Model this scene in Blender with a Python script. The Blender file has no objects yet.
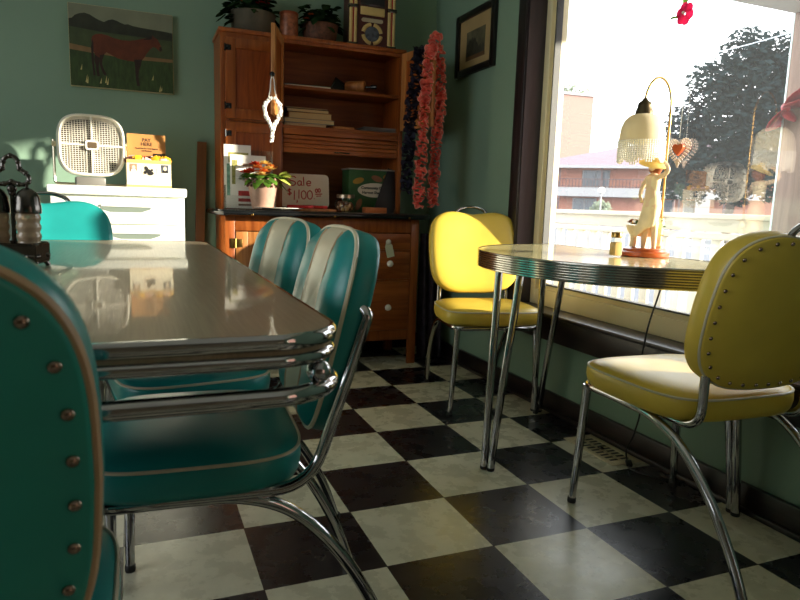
import bpy, bmesh, math, random
from mathutils import Vector, Matrix
random.seed(7)
PI = math.pi
SC = bpy.context.scene
COL = SC.collection
sin, cos = math.sin, math.cos

# ------------------------------------------------------------------ materials
def lin(c):
    return tuple((v / 12.92 if v <= .04045 else ((v + .055) / 1.055) ** 2.4) for v in (x / 255 for x in c))

def new_mat(name):
    m = bpy.data.materials.new(name); m.use_nodes = True
    nt = m.node_tree
    return m, nt, nt.nodes['Principled BSDF']

def mat(name, c, rough=.5, metal=0., spec=.5, noise=0, nscale=8, bump=0, bscale=60, coat=0, stretch=(1, 1, 1), trans=0, emit=0, sheen=0):
    m, nt, b = new_mat(name)
    col = (*lin(c), 1)
    b.inputs['Base Color'].default_value = col
    b.inputs['Roughness'].default_value = rough
    b.inputs['Metallic'].default_value = metal
    b.inputs['Specular IOR Level'].default_value = spec
    b.inputs['Coat Weight'].default_value = coat
    b.inputs['Transmission Weight'].default_value = trans
    b.inputs['Sheen Weight'].default_value = sheen
    if emit:
        b.inputs['Emission Color'].default_value = col
        b.inputs['Emission Strength'].default_value = emit
    tc = nt.nodes.new('ShaderNodeTexCoord')
    mp = nt.nodes.new('ShaderNodeMapping'); mp.inputs['Scale'].default_value = stretch
    nt.links.new(tc.outputs['Object'], mp.inputs['Vector'])
    if noise:
        n = nt.nodes.new('ShaderNodeTexNoise'); n.inputs['Scale'].default_value = nscale; n.inputs['Detail'].default_value = 6
        nt.links.new(mp.outputs['Vector'], n.inputs['Vector'])
        r = nt.nodes.new('ShaderNodeValToRGB')
        r.color_ramp.elements[0].position = .3; r.color_ramp.elements[1].position = .7
        l = lin(c)
        r.color_ramp.elements[0].color = (*[max(0, v * (1 - noise)) for v in l], 1)
        r.color_ramp.elements[1].color = (*[min(1, v * (1 + noise)) for v in l], 1)
        nt.links.new(n.outputs['Fac'], r.inputs['Fac'])
        nt.links.new(r.outputs['Color'], b.inputs['Base Color'])
    if bump:
        n = nt.nodes.new('ShaderNodeTexNoise'); n.inputs['Scale'].default_value = bscale; n.inputs['Detail'].default_value = 3
        nt.links.new(mp.outputs['Vector'], n.inputs['Vector'])
        bp = nt.nodes.new('ShaderNodeBump'); bp.inputs['Strength'].default_value = bump; bp.inputs['Distance'].default_value = .002
        nt.links.new(n.outputs['Fac'], bp.inputs['Height']); nt.links.new(bp.outputs['Normal'], b.inputs['Normal'])
    return m

def wood(name, c1, c2, axis='Z', rough=.38, scale=1.):
    m, nt, b = new_mat(name)
    tc = nt.nodes.new('ShaderNodeTexCoord'); mp = nt.nodes.new('ShaderNodeMapping')
    s = {'X': (1.2, 14, 14), 'Y': (14, 1.2, 14), 'Z': (14, 14, 1.2)}[axis]
    mp.inputs['Scale'].default_value = [v * scale for v in s]
    nt.links.new(tc.outputs['Object'], mp.inputs['Vector'])
    n = nt.nodes.new('ShaderNodeTexNoise'); n.inputs['Scale'].default_value = 2.2; n.inputs['Detail'].default_value = 8; n.inputs['Distortion'].default_value = 1.2
    nt.links.new(mp.outputs['Vector'], n.inputs['Vector'])
    r = nt.nodes.new('ShaderNodeValToRGB')
    r.color_ramp.elements[0].position = .32; r.color_ramp.elements[1].position = .68
    r.color_ramp.elements[0].color = (*lin(c1), 1); r.color_ramp.elements[1].color = (*lin(c2), 1)
    nt.links.new(n.outputs['Fac'], r.inputs['Fac']); nt.links.new(r.outputs['Color'], b.inputs['Base Color'])
    b.inputs['Roughness'].default_value = rough
    bp = nt.nodes.new('ShaderNodeBump'); bp.inputs['Strength'].default_value = .12; bp.inputs['Distance'].default_value = .002
    nt.links.new(n.outputs['Fac'], bp.inputs['Height']); nt.links.new(bp.outputs['Normal'], b.inputs['Normal'])
    return m

def stripe_vinyl(name, c1, c2, w):
    # vinyl sewn in vertical channels: middle channel pale, outer ones coloured
    m, nt, b = new_mat(name)
    tc = nt.nodes.new('ShaderNodeTexCoord'); sx = nt.nodes.new('ShaderNodeSeparateXYZ')
    nt.links.new(tc.outputs['Object'], sx.inputs[0])
    ab = nt.nodes.new('ShaderNodeMath'); ab.operation = 'ABSOLUTE'; nt.links.new(sx.outputs['X'], ab.inputs[0])
    lt = nt.nodes.new('ShaderNodeMath'); lt.operation = 'LESS_THAN'; lt.inputs[1].default_value = w; nt.links.new(ab.outputs[0], lt.inputs[0])
    mx = nt.nodes.new('ShaderNodeMix'); mx.data_type = 'RGBA'
    mx.inputs['A'].default_value = (*lin(c1), 1); mx.inputs['B'].default_value = (*lin(c2), 1)
    nt.links.new(lt.outputs[0], mx.inputs['Factor']); nt.links.new(mx.outputs['Result'], b.inputs['Base Color'])
    b.inputs['Roughness'].default_value = .36
    n = nt.nodes.new('ShaderNodeTexNoise'); n.inputs['Scale'].default_value = 220
    nt.links.new(tc.outputs['Object'], n.inputs['Vector'])
    bp = nt.nodes.new('ShaderNodeBump'); bp.inputs['Strength'].default_value = .06; bp.inputs['Distance'].default_value = .002
    nt.links.new(n.outputs['Fac'], bp.inputs['Height']); nt.links.new(bp.outputs['Normal'], b.inputs['Normal'])
    return m

def floor_mat():
    m, nt, b = new_mat('checker_tiles')
    N = nt.nodes.new; L = nt.links.new
    tc = N('ShaderNodeTexCoord'); mp = N('ShaderNodeMapping')
    T = .3048
    mp.inputs['Scale'].default_value = (1 / T, 1 / T, 0)
    mp.inputs['Location'].default_value = (100, 101, .5)
    L(tc.outputs['Object'], mp.inputs['Vector'])
    sx = N('ShaderNodeSeparateXYZ'); L(mp.outputs['Vector'], sx.inputs[0])
    def math_(op, a, bb=None):
        n = N('ShaderNodeMath'); n.operation = op
        for i, v in enumerate((a, bb)):
            if v is None: continue
            if isinstance(v, (int, float)): n.inputs[i].default_value = v
            else: L(v, n.inputs[i])
        return n.outputs[0]
    fx = math_('FLOOR', sx.outputs['X']); fy = math_('FLOOR', sx.outputs['Y'])
    par = math_('MODULO', math_('ADD', fx, fy), 2)          # 1 / 0
    gx = math_('ABSOLUTE', math_('SUBTRACT', math_('FRACT', sx.outputs['X']), .5))
    gy = math_('ABSOLUTE', math_('SUBTRACT', math_('FRACT', sx.outputs['Y']), .5))
    seam = math_('GREATER_THAN', math_('MAXIMUM', gx, gy), .4955)
    ns = N('ShaderNodeTexNoise'); ns.inputs['Scale'].default_value = 9; ns.inputs['Detail'].default_value = 9; ns.inputs['Roughness'].default_value = .65
    L(tc.outputs['Object'], ns.inputs['Vector'])
    def ramp(c1, c2, p=(.35, .7)):
        r = N('ShaderNodeValToRGB'); r.color_ramp.elements[0].position, r.color_ramp.elements[1].position = p
        r.color_ramp.elements[0].color = (*lin(c1), 1); r.color_ramp.elements[1].color = (*lin(c2), 1)
        L(ns.outputs['Fac'], r.inputs['Fac']); return r.outputs['Color']
    cream = ramp((196, 192, 168), (222, 217, 193)); black = ramp((22, 22, 27), (44, 42, 46))
    mx = N('ShaderNodeMix'); mx.data_type = 'RGBA'; L(par, mx.inputs['Factor']); L(black, mx.inputs['A']); L(cream, mx.inputs['B'])
    m2 = N('ShaderNodeMix'); m2.data_type = 'RGBA'; L(seam, m2.inputs['Factor']); L(mx.outputs['Result'], m2.inputs['A']); m2.inputs['B'].default_value = (*lin((38, 34, 30)), 1)
    L(m2.outputs['Result'], b.inputs['Base Color'])
    b.inputs['Roughness'].default_value = .27
    b.inputs['Specular IOR Level'].default_value = .42
    n2 = N('ShaderNodeTexNoise'); n2.inputs['Scale'].default_value = 30; n2.inputs['Detail'].default_value = 6
    L(tc.outputs['Object'], n2.inputs['Vector'])
    rr = N('ShaderNodeMapRange'); rr.inputs['To Min'].default_value = .14; rr.inputs['To Max'].default_value = .42
    L(ns.outputs['Fac'], rr.inputs['Value']); L(rr.outputs[0], b.inputs['Roughness'])
    bp = N('ShaderNodeBump'); bp.inputs['Strength'].default_value = .25; bp.inputs['Distance'].default_value = .0016
    L(n2.outputs['Fac'], bp.inputs['Height']); L(bp.outputs['Normal'], b.inputs['Normal'])
    return m

def laminate(name, c, c2, rough):
    m, nt, b = new_mat(name)
    N = nt.nodes.new; L = nt.links.new
    tc = N('ShaderNodeTexCoord'); mp = N('ShaderNodeMapping'); mp.inputs['Scale'].default_value = (400, 10, 10)
    L(tc.outputs['Object'], mp.inputs['Vector'])
    n = N('ShaderNodeTexNoise'); n.inputs['Scale'].default_value = 1; n.inputs['Detail'].default_value = 4
    L(mp.outputs['Vector'], n.inputs['Vector'])
    r = N('ShaderNodeValToRGB'); r.color_ramp.elements[0].position = .3; r.color_ramp.elements[1].position = .7
    r.color_ramp.elements[0].color = (*lin(c), 1); r.color_ramp.elements[1].color = (*lin(c2), 1)
    L(n.outputs['Fac'], r.inputs['Fac']); L(r.outputs['Color'], b.inputs['Base Color'])
    b.inputs['Roughness'].default_value = rough
    b.inputs['Coat Weight'].default_value = .35; b.inputs['Coat Roughness'].default_value = .04
    bp = N('ShaderNodeBump'); bp.inputs['Strength'].default_value = .015; bp.inputs['Distance'].default_value = .001
    L(n.outputs['Fac'], bp.inputs['Height']); L(bp.outputs['Normal'], b.inputs['Normal'])
    return m

def mirror_share(nt, r0, k=.95):
    # share of light mirrored by a flat pane, the same from both sides (Schlick)
    N = nt.nodes.new; L = nt.links.new
    lw = N('ShaderNodeLayerWeight'); lw.inputs['Blend'].default_value = .5
    p = N('ShaderNodeMath'); p.operation = 'POWER'; L(lw.outputs['Facing'], p.inputs[0]); p.inputs[1].default_value = 5
    m = N('ShaderNodeMath'); m.operation = 'MULTIPLY_ADD'; L(p.outputs[0], m.inputs[0]); m.inputs[1].default_value = k - r0; m.inputs[2].default_value = r0
    return m.outputs[0]

def glass_pane():
    # a flat, slightly dusty shop window pane: clear, mirror-like by Fresnel, with dust and painted lens-glare haze as one film
    m = bpy.data.materials.new('window_glass'); m.use_nodes = True
    nt = m.node_tree; nt.nodes.clear(); N = nt.nodes.new; L = nt.links.new
    out = N('ShaderNodeOutputMaterial'); tr = N('ShaderNodeBsdfTransparent'); gl = N('ShaderNodeBsdfGlossy'); df = N('ShaderNodeBsdfTranslucent')
    tr.inputs['Color'].default_value = (.97, .985, .98, 1); gl.inputs['Roughness'].default_value = .0
    df.inputs['Color'].default_value = (.85, .9, 1, 1)
    m1 = N('ShaderNodeMixShader'); L(mirror_share(nt, .15), m1.inputs[0]); L(tr.outputs[0], m1.inputs[1]); L(gl.outputs[0], m1.inputs[2])
    m2 = N('ShaderNodeMixShader'); m2.inputs[0].default_value = .018; L(m1.outputs[0], m2.inputs[1]); L(df.outputs[0], m2.inputs[2])
    L(m2.outputs[0], out.inputs['Surface'])
    return m

def clear_glass(name, tint=(1, 1, 1), f=1.0):
    m = bpy.data.materials.new(name); m.use_nodes = True
    nt = m.node_tree; nt.nodes.clear(); N = nt.nodes.new; L = nt.links.new
    out = N('ShaderNodeOutputMaterial'); tr = N('ShaderNodeBsdfTransparent'); gl = N('ShaderNodeBsdfGlossy')
    tr.inputs['Color'].default_value = (*tint, 1); gl.inputs['Roughness'].default_value = .04
    m1 = N('ShaderNodeMixShader'); L(mirror_share(nt, .05), m1.inputs[0]); L(tr.outputs[0], m1.inputs[1]); L(gl.outputs[0], m1.inputs[2])
    L(m1.outputs[0], out.inputs['Surface'])
    return m

def thin_lamp_glass():
    m = bpy.data.materials.new('frosted_shade_glass'); m.use_nodes = True
    nt = m.node_tree; nt.nodes.clear(); N = nt.nodes.new; L = nt.links.new
    out = N('ShaderNodeOutputMaterial'); a = N('ShaderNodeBsdfDiffuse'); t = N('ShaderNodeBsdfTranslucent'); g = N('ShaderNodeBsdfGlossy')
    a.inputs['Color'].default_value = (*lin((250, 243, 220)), 1); t.inputs['Color'].default_value = (*lin((250, 243, 220)), 1); g.inputs['Roughness'].default_value = .15
    m1 = N('ShaderNodeMixShader'); m1.inputs[0].default_value = .5; L(a.outputs[0], m1.inputs[1]); L(t.outputs[0], m1.inputs[2])
    m2 = N('ShaderNodeMixShader'); m2.inputs[0].default_value = .05; L(m1.outputs[0], m2.inputs[1]); L(g.outputs[0], m2.inputs[2])
    L(m2.outputs[0], out.inputs['Surface'])
    return m

def leaf_mat(name, c, t=.4):
    m = bpy.data.materials.new(name); m.use_nodes = True
    nt = m.node_tree; nt.nodes.clear(); N = nt.nodes.new; L = nt.links.new
    out = N('ShaderNodeOutputMaterial'); a = N('ShaderNodeBsdfDiffuse'); tl = N('ShaderNodeBsdfTranslucent')
    tc = N('ShaderNodeTexCoord'); n = N('ShaderNodeTexNoise'); n.inputs['Scale'].default_value = 25; L(tc.outputs['Object'], n.inputs['Vector'])
    r = N('ShaderNodeValToRGB'); l = lin(c); r.color_ramp.elements[0].position = .3; r.color_ramp.elements[1].position = .7
    r.color_ramp.elements[0].color = (*[v * .6 for v in l], 1); r.color_ramp.elements[1].color = (*[min(1, v * 1.35) for v in l], 1)
    L(n.outputs['Fac'], r.inputs['Fac']); L(r.outputs['Color'], a.inputs['Color']); L(r.outputs['Color'], tl.inputs['Color'])
    mx = N('ShaderNodeMixShader'); mx.inputs[0].default_value = t; L(a.outputs[0], mx.inputs[1]); L(tl.outputs[0], mx.inputs[2])
    L(mx.outputs[0], out.inputs['Surface'])
    return m

K = {}
K['wall'] = mat('sage_wall_paint', (128, 156, 137), .6, noise=.06, nscale=1.5, bump=.15, bscale=120)
K['ceil'] = mat('ceiling_paint', (232, 230, 220), .8, noise=.03)
K['leftwall'] = mat('pale_wall_paint', (206, 208, 194), .6, noise=.04)
K['rearwall'] = mat('brown_wall_paint', (112, 98, 76), .6, noise=.04)
K['floor'] = floor_mat()
K['darktrim'] = wood('dark_stained_trim', (26, 19, 20), (44, 33, 33), 'Y', .34)
K['darktrimv'] = wood('dark_stained_casing', (28, 21, 23), (46, 37, 40), 'Z', .34)
K['creamframe'] = mat('cream_vinyl_frame', (246, 232, 190), .45, noise=.03)
K['gasket'] = mat('grey_gasket', (70, 70, 68), .6)
K['pane'] = glass_pane()
K['chrome'] = mat('chrome', (176, 176, 178), .07, 1.0, noise=.05, nscale=20)
K['chromeband'] = mat('ribbed_chrome_band', (196, 194, 188), .13, 1.0, noise=.06, nscale=12)
K['darkmetal'] = mat('tarnished_metal', (92, 88, 84), .22, 1.0, noise=.25, nscale=60)
K['brass'] = mat('aged_brass', (170, 135, 75), .28, 1.0, noise=.2, nscale=30)
K['teal'] = mat('teal_vinyl', (32, 144, 142), .34, noise=.10, nscale=9, bump=.08, bscale=200)
K['tealback'] = mat('teal_vinyl_back', (34, 148, 138), .42, noise=.12, nscale=6, bump=.08, bscale=200)
K['stripe'] = stripe_vinyl('teal_and_cream_channel_vinyl', (30, 142, 140), (216, 206, 178), .072)
K['yellow'] = mat('yellow_vinyl', (226, 196, 78), .34, noise=.06, nscale=9, bump=.08, bscale=200)
K['piping'] = mat('cream_piping', (214, 205, 180), .4, noise=.08)
K['pipingdirty'] = mat('worn_piping', (196, 165, 130), .45, noise=.12)
K['stud'] = mat('nickel_stud', (150, 130, 115), .18, 1.0, noise=.1, nscale=50)
K['rubber'] = mat('black_rubber', (22, 22, 22), .6, noise=.1)
K['lam'] = laminate('taupe_laminate', (146, 128, 104), (164, 146, 120), .36)
K['lamY'] = laminate('pale_yellow_laminate', (238, 226, 168), (246, 237, 190), .1)
K['wood'] = wood('orange_oak_vertical', (126, 60, 18), (168, 92, 38), 'Z')
K['woodx'] = wood('orange_oak_across', (126, 60, 18), (168, 92, 38), 'X')
K['woodd'] = wood('oak_inside', (122, 62, 20), (156, 86, 34), 'X', .5)
K['woodp'] = wood('oak_panel', (120, 52, 14), (160, 80, 28), 'Z', .35, 1.6)
K['woodl'] = wood('light_oak', (158, 98, 48), (196, 134, 76), 'Z')
K['brownplank'] = wood('brown_plank', (92, 56, 24), (120, 76, 34), 'Z')
K['zinc'] = mat('zinc_counter', (90, 88, 88), .22, .85, noise=.15, nscale=12)
K['blackedge'] = mat('black_enamel', (18, 20, 22), .15, noise=.1)
K['white'] = mat('white_enamel', (238, 240, 232), .25, noise=.02)
K['whiteplastic'] = mat('white_plastic', (240, 234, 220), .35, noise=.03)
K['porcelain'] = mat('porcelain', (238, 234, 222), .15, noise=.02)
K['cream'] = mat('cream_plastic', (222, 205, 165), .4, noise=.05)
K['greyplastic'] = mat('grey_plastic', (104, 102, 98), .4, noise=.05)
K['black'] = mat('black_plastic', (20, 20, 22), .35, noise=.1)
K['paper'] = mat('white_paper', (238, 234, 226), .7, noise=.03)
K['pages'] = mat('aged_pages', (206, 186, 148), .8, noise=.08)
K['kraft'] = mat('tan_card', (176, 122, 62), .7, noise=.06)
K['red'] = mat('red_petal', (214, 60, 62), .6, noise=.25, nscale=40, sheen=.3)
K['lei'] = leaf_mat('coral_petal', (255, 118, 106), .3)
K['leitip'] = leaf_mat('pale_petal_edge', (255, 176, 160), .25)
K['darklei'] = mat('dark_blue_petal', (26, 24, 46), .7, noise=.4, nscale=40)
K['redink'] = mat('red_marker_ink', (190, 20, 24), .6)
K['blackink'] = mat('black_ink', (25, 22, 22), .6)
K['brownink'] = mat('brown_ink', (70, 40, 20), .6)
K['acrylic'] = clear_glass('clear_acrylic', (.96, .97, .97))
K['glass'] = clear_glass('jar_glass', (.93, .96, .93))
K['smoky'] = mat('smoky_pressed_glass', (206, 184, 156), .14, trans=.35, noise=.12, nscale=50)
K['greenleaf'] = leaf_mat('green_leaf', (92, 130, 50))
K['limeleaf'] = leaf_mat('lime_leaf', (196, 206, 100))
K['darkleaf'] = leaf_mat('dark_leaf', (40, 62, 36), .2)
K['treeleaf'] = leaf_mat('tree_leaf', (36, 48, 50), .12)
K['shrubleaf'] = leaf_mat('shrub_leaf', (140, 150, 128), .2)
K['bark'] = mat('bark', (80, 70, 62), .9, noise=.3, nscale=6)
K['shade'] = thin_lamp_glass()
K['ivory'] = mat('ivory_resin', (240, 222, 182), .45, noise=.12, nscale=30)
K['skin'] = mat('painted_skin', (236, 208, 172), .5, noise=.05)
K['straw'] = mat('straw_hat', (240, 210, 130), .6, noise=.1, nscale=60)
K['hair'] = mat('auburn_paint', (150, 84, 40), .5, noise=.2)
K['redwood'] = wood('lamp_base_wood', (150, 64, 26), (196, 96, 44), 'X', .3)

def obj_tint(name, c, **kw):
    return mat(name, c, **kw)

# ------------------------------------------------------------------ mesh builder
class MB:
    def __init__(s): s.v = []; s.f = []; s.mi = []; s.sm = []
    def add(s, vs, fs, mi=0, smooth=True, X=None):
        o = len(s.v)
        for p in vs:
            p = Vector(p)
            s.v.append(X @ p if X is not None else p)
        for f in fs:
            s.f.append([i + o for i in f]); s.mi.append(mi); s.sm.append(smooth)
        return s
    def box(s, x0, x1, y0, y1, z0, z1, bevel=0, mi=0, X=None, seg=2):
        bm = bmesh.new()
        bmesh.ops.create_cube(bm, size=1)
        for v in bm.verts:
            v.co = ((x0 + x1) / 2 + v.co.x * (x1 - x0), (y0 + y1) / 2 + v.co.y * (y1 - y0), (z0 + z1) / 2 + v.co.z * (z1 - z0))
        if bevel: bmesh.ops.bevel(bm, geom=bm.edges[:], offset=bevel, segments=seg, profile=.5, affect='EDGES')
        bm.verts.index_update()
        s.add([v.co.copy() for v in bm.verts], [[v.index for v in f.verts] for f in bm.faces], mi, bool(bevel), X)
        bm.free(); return s
    def tube(s, pts, r, n=10, closed=False, mi=0, X=None, caps=True, squash=None):
        P = [Vector(p) for p in pts]; k = len(P)
        rs = r if isinstance(r, (list, tuple)) else [r] * k
        T = []
        for i in range(k):
            a = P[(i - 1) % k] if (closed or i > 0) else P[i]; b = P[(i + 1) % k] if (closed or i < k - 1) else P[i]
            t = (b - a); T.append(t.normalized() if t.length > 1e-9 else Vector((0, 0, 1)))
        up = Vector((0, 0, 1)) if abs(T[0].z) < .9 else Vector((1, 0, 0))
        u = (up - T[0] * up.dot(T[0])).normalized()
        vs = []
        for i in range(k):
            u = (u - T[i] * u.dot(T[i])).normalized(); w = T[i].cross(u)
            for j in range(n):
                a = 2 * PI * j / n
                vs.append(P[i] + (u * cos(a) * (squash or 1) + w * sin(a)) * rs[i])
        fs = []
        m = k if closed else k - 1
        for i in range(m):
            i2 = (i + 1) % k
            for j in range(n):
                j2 = (j + 1) % n
                fs.append([i * n + j, i * n + j2, i2 * n + j2, i2 * n + j])
        if caps and not closed:
            fs.append(list(range(n))[::-1]); fs.append([(k - 1) * n + j for j in range(n)])
        return s.add(vs, fs, mi, True, X)
    def lathe(s, prof, n=24, mi=0, X=None, c=(0, 0, 0), wob=None):
        vs = []; fs = []
        for i, (r, z) in enumerate(prof):
            for j in range(n):
                a = 2 * PI * j / n
                rr = r * (wob(a, i) if wob else 1)
                vs.append((c[0] + rr * cos(a), c[1] + rr * sin(a), c[2] + z))
        k = len(prof)
        for i in range(k - 1):
            for j in range(n):
                j2 = (j + 1) % n
                fs.append([i * n + j, i * n + j2, (i + 1) * n + j2, (i + 1) * n + j])
        if prof[0][0] > 1e-5: fs.append(list(range(n))[::-1])
        if prof[-1][0] > 1e-5: fs.append([(k - 1) * n + j for j in range(n)])
        return s.add(vs, fs, mi, True, X)
    def sphere(s, c, r, n=14, m=9, mi=0, X=None, sc=(1, 1, 1)):
        prof = [(max(1e-6, r * sin(PI * i / m)), -r * cos(PI * i / m)) for i in range(m + 1)]
        vs = []; fs = []
        for (rr, z) in prof:
            for j in range(n):
                a = 2 * PI * j / n
                vs.append((c[0] + rr * cos(a) * sc[0], c[1] + rr * sin(a) * sc[1], c[2] + z * sc[2]))
        for i in range(m):
            for j in range(n):
                j2 = (j + 1) % n
                fs.append([i * n + j, i * n + j2, (i + 1) * n + j2, (i + 1) * n + j])
        return s.add(vs, fs, mi, True, X)
    def prism(s, poly, d0, d1, plane='xy', mi=0, X=None, smooth=False):
        n = len(poly)
        mp = {'xy': lambda a, b, d: (a, b, d), 'xz': lambda a, b, d: (a, d, b), 'yz': lambda a, b, d: (d, a, b)}[plane]
        vs = [mp(a, b, d0) for a, b in poly] + [mp(a, b, d1) for a, b in poly]
        fs = [list(range(n))[::-1], list(range(n, 2 * n))] + [[i, (i + 1) % n, n + (i + 1) % n, n + i] for i in range(n)]
        return s.add(vs, fs, mi, smooth, X)
    def build(s, name, material, parent=None, sharp=40):
        me = bpy.data.meshes.new(name)
        me.from_pydata([tuple(v) for v in s.v], [], s.f)
        ms = material if isinstance(material, (list, tuple)) else [material]
        for m in ms: me.materials.append(m)
        me.polygons.foreach_set('material_index', s.mi); me.polygons.foreach_set('use_smooth', s.sm)
        bm = bmesh.new(); bm.from_mesh(me); bmesh.ops.recalc_face_normals(bm, faces=bm.faces); bm.to_mesh(me); bm.free()
        me.set_sharp_from_angle(angle=math.radians(sharp))
        me.update()
        o = bpy.data.objects.new(name, me); COL.objects.link(o)
        if parent is not None: o.parent = parent
        return o

def tag(o, label=None, cat=None, group=None, kind=None):
    if label: o['label'] = label
    if cat: o['category'] = cat
    if group: o['group'] = group
    if kind: o['kind'] = kind
    return o
def thing(name, label, cat, loc=(0, 0, 0), rz=0, group=None, rot=None):
    o = bpy.data.objects.new(name, None); COL.objects.link(o); o.empty_display_size = .05
    o.location = loc; o.rotation_euler = rot or (0, 0, rz)
    return tag(o, label, cat, group)
def struct(name, mb, m, parent=None):
    o = mb.build(name, m, parent)
    if parent is None: o['kind'] = 'structure'
    return o
def catmull(P, k=8, closed=False):
    P = [Vector(p) for p in P]; n = len(P); out = []
    for i in range(n if closed else n - 1):
        p1, p2 = P[i], P[(i + 1) % n]
        p0 = P[(i - 1) % n] if (closed or i > 0) else p1 * 2 - p2
        p3 = P[(i + 2) % n] if (closed or i < n - 2) else p2 * 2 - p1
        for j in range(k):
            t = j / k
            out.append(.5 * ((2 * p1) + (-p0 + p2) * t + (2 * p0 - 5 * p1 + 4 * p2 - p3) * t * t + (-p0 + 3 * p1 - 3 * p2 + p3) * t ** 3))
    if not closed: out.append(P[-1])
    return out
def fillet(P, rad, k=7, closed=False):
    # polyline with rounded corners
    P = [Vector(p) for p in P]; out = []; n = len(P)
    for i in range(n):
        if not closed and i in (0, n - 1): out.append(P[i]); continue
        a, b, c = P[(i - 1) % n], P[i], P[(i + 1) % n]
        r = rad[i] if isinstance(rad, (list, tuple)) else rad
        d1 = (a - b); d2 = (c - b)
        r = min(r, d1.length * .49, d2.length * .49)
        if r < 1e-5: out.append(b); continue
        p = b + d1.normalized() * r; q = b + d2.normalized() * r
        for j in range(k + 1):
            t = j / k
            out.append(p * (1 - t) ** 2 + b * 2 * t * (1 - t) + q * t * t)
    return out
def rrect(x0, x1, y0, y1, r, k=7):
    pts = []
    for cx, cy, a0 in ((x1 - r, y1 - r, 0), (x0 + r, y1 - r, PI / 2), (x0 + r, y0 + r, PI), (x1 - r, y0 + r, 1.5 * PI)):
        for j in range(k + 1):
            a = a0 + PI / 2 * j / k
            pts.append((cx + r * cos(a), cy + r * sin(a)))
    return pts
def text_mb(body, size, ext=.0004, align='CENTER', bold=0):
    cu = bpy.data.curves.new('lettering', 'FONT'); cu.body = body; cu.size = size; cu.extrude = ext; cu.align_x = align; cu.offset = bold; cu.resolution_u = 3
    o = bpy.data.objects.new('lettering', cu); COL.objects.link(o)
    bpy.context.view_layer.update()
    dg = bpy.context.evaluated_depsgraph_get()
    me = bpy.data.meshes.new_from_object(o.evaluated_get(dg))
    m = MB(); m.add([v.co.copy() for v in me.vertices], [list(p.vertices) for p in me.polygons], 0, False)
    bpy.data.objects.remove(o); bpy.data.curves.remove(cu); bpy.data.meshes.remove(me)
    return m
def moved(mb, X):
    mb.v = [X @ v for v in mb.v]; return mb
FACE_Y = Matrix(((1, 0, 0, 0), (0, 0, -1, 0), (0, 1, 0, 0), (0, 0, 0, 1)))   # xy drawing -> upright, facing -y
def T(x, y, z): return Matrix.Translation((x, y, z))
def R(a, ax): return Matrix.Rotation(a, 4, ax)

# ------------------------------------------------------------------ the room
WX, BY, CZ = .85, 2.05, 2.75       # window wall, back wall, ceiling
LX, RY = -3.4, -4.4
floor = struct('floor', MB().box(LX, WX + .2, RY, BY + .1, -.1, 0), K['floor'])
struct('ceiling', MB().box(LX - .1, WX + .2, RY - .1, BY + .2, CZ, CZ + .1), K['ceil'])
struct('wall_back', MB().box(LX - .1, WX + .2, BY, BY + .12, 0, CZ), K['wall'])
struct('wall_left', MB().box(LX - .12, LX, RY, -1.7, 0, CZ).box(LX - .12, LX, .3, BY, 0, CZ).box(LX - .12, LX, -1.7, .3, 0, .8).box(LX - .12, LX, -1.7, .3, 2.1, CZ), K['leftwall'])
WY0, WY1, WZ0, WZ1 = -.79, .985, .425, 2.02     # rough opening
w = MB()
w.box(WX, WX + .17, WY1, BY, 0, CZ); w.box(WX, WX + .17, RY, -4.2, 0, CZ); w.box(WX, WX + .17, -2.9, WY0, 0, CZ); w.box(WX, WX + .17, -4.2, -2.9, 0, WZ0); w.box(WX, WX + .17, -4.2, -2.9, WZ1, CZ)
w.box(WX, WX + .17, WY0, WY1, 0, WZ0); w.box(WX, WX + .17, WY0, WY1, WZ1, CZ)
struct('wall_right', w, K['wall'])
struct('wall_rear', MB().box(LX - .1, WX + .2, RY - .12, RY, 0, CZ), K['rearwall'])
wf = MB()
for y in (-4.2, -2.9): wf.box(WX + .06, WX + .14, y - .03, y + .03, .442, 2.02)
for z in (.47, 1.99): wf.box(WX + .06, WX + .14, -4.2, -2.9, z - .03, z + .03)
f2 = struct('window_2', wf, K['creamframe'])
MB().add([(WX + .1, -4.17, .5), (WX + .1, -2.93, .5), (WX + .1, -2.93, 1.96), (WX + .1, -4.17, 1.96)], [[0, 1, 2, 3]], 0, False).build('pane', K['pane'], f2)
wf = MB()
for y in (-1.7, .3): wf.box(LX - .1, LX - .03, y - .03, y + .03, .8, 2.1)
for z in (.83, 2.07): wf.box(LX - .1, LX - .03, -1.7, .3, z - .03, z + .03)
f3 = struct('window_fill', wf, K['creamframe'])  # opening added in the unseen left wall to bring in fill light
MB().add([(LX - .06, -1.67, .86), (LX - .06, .27, .86), (LX - .06, .27, 2.04), (LX - .06, -1.67, 2.04)], [[0, 1, 2, 3]], 0, False).build('pane', K['pane'], f3)
struct('baseboard_back', MB().box(LX, WX - .02, BY - .02, BY, 0, .09, .004), K['darktrim'])
struct('baseboard_right', MB().box(WX - .02, WX, RY, BY - .02, 0, .088, .004).box(WX - .032, WX - .02, RY, BY - .02, 0, .018, .004), K['darktrim'])

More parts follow.
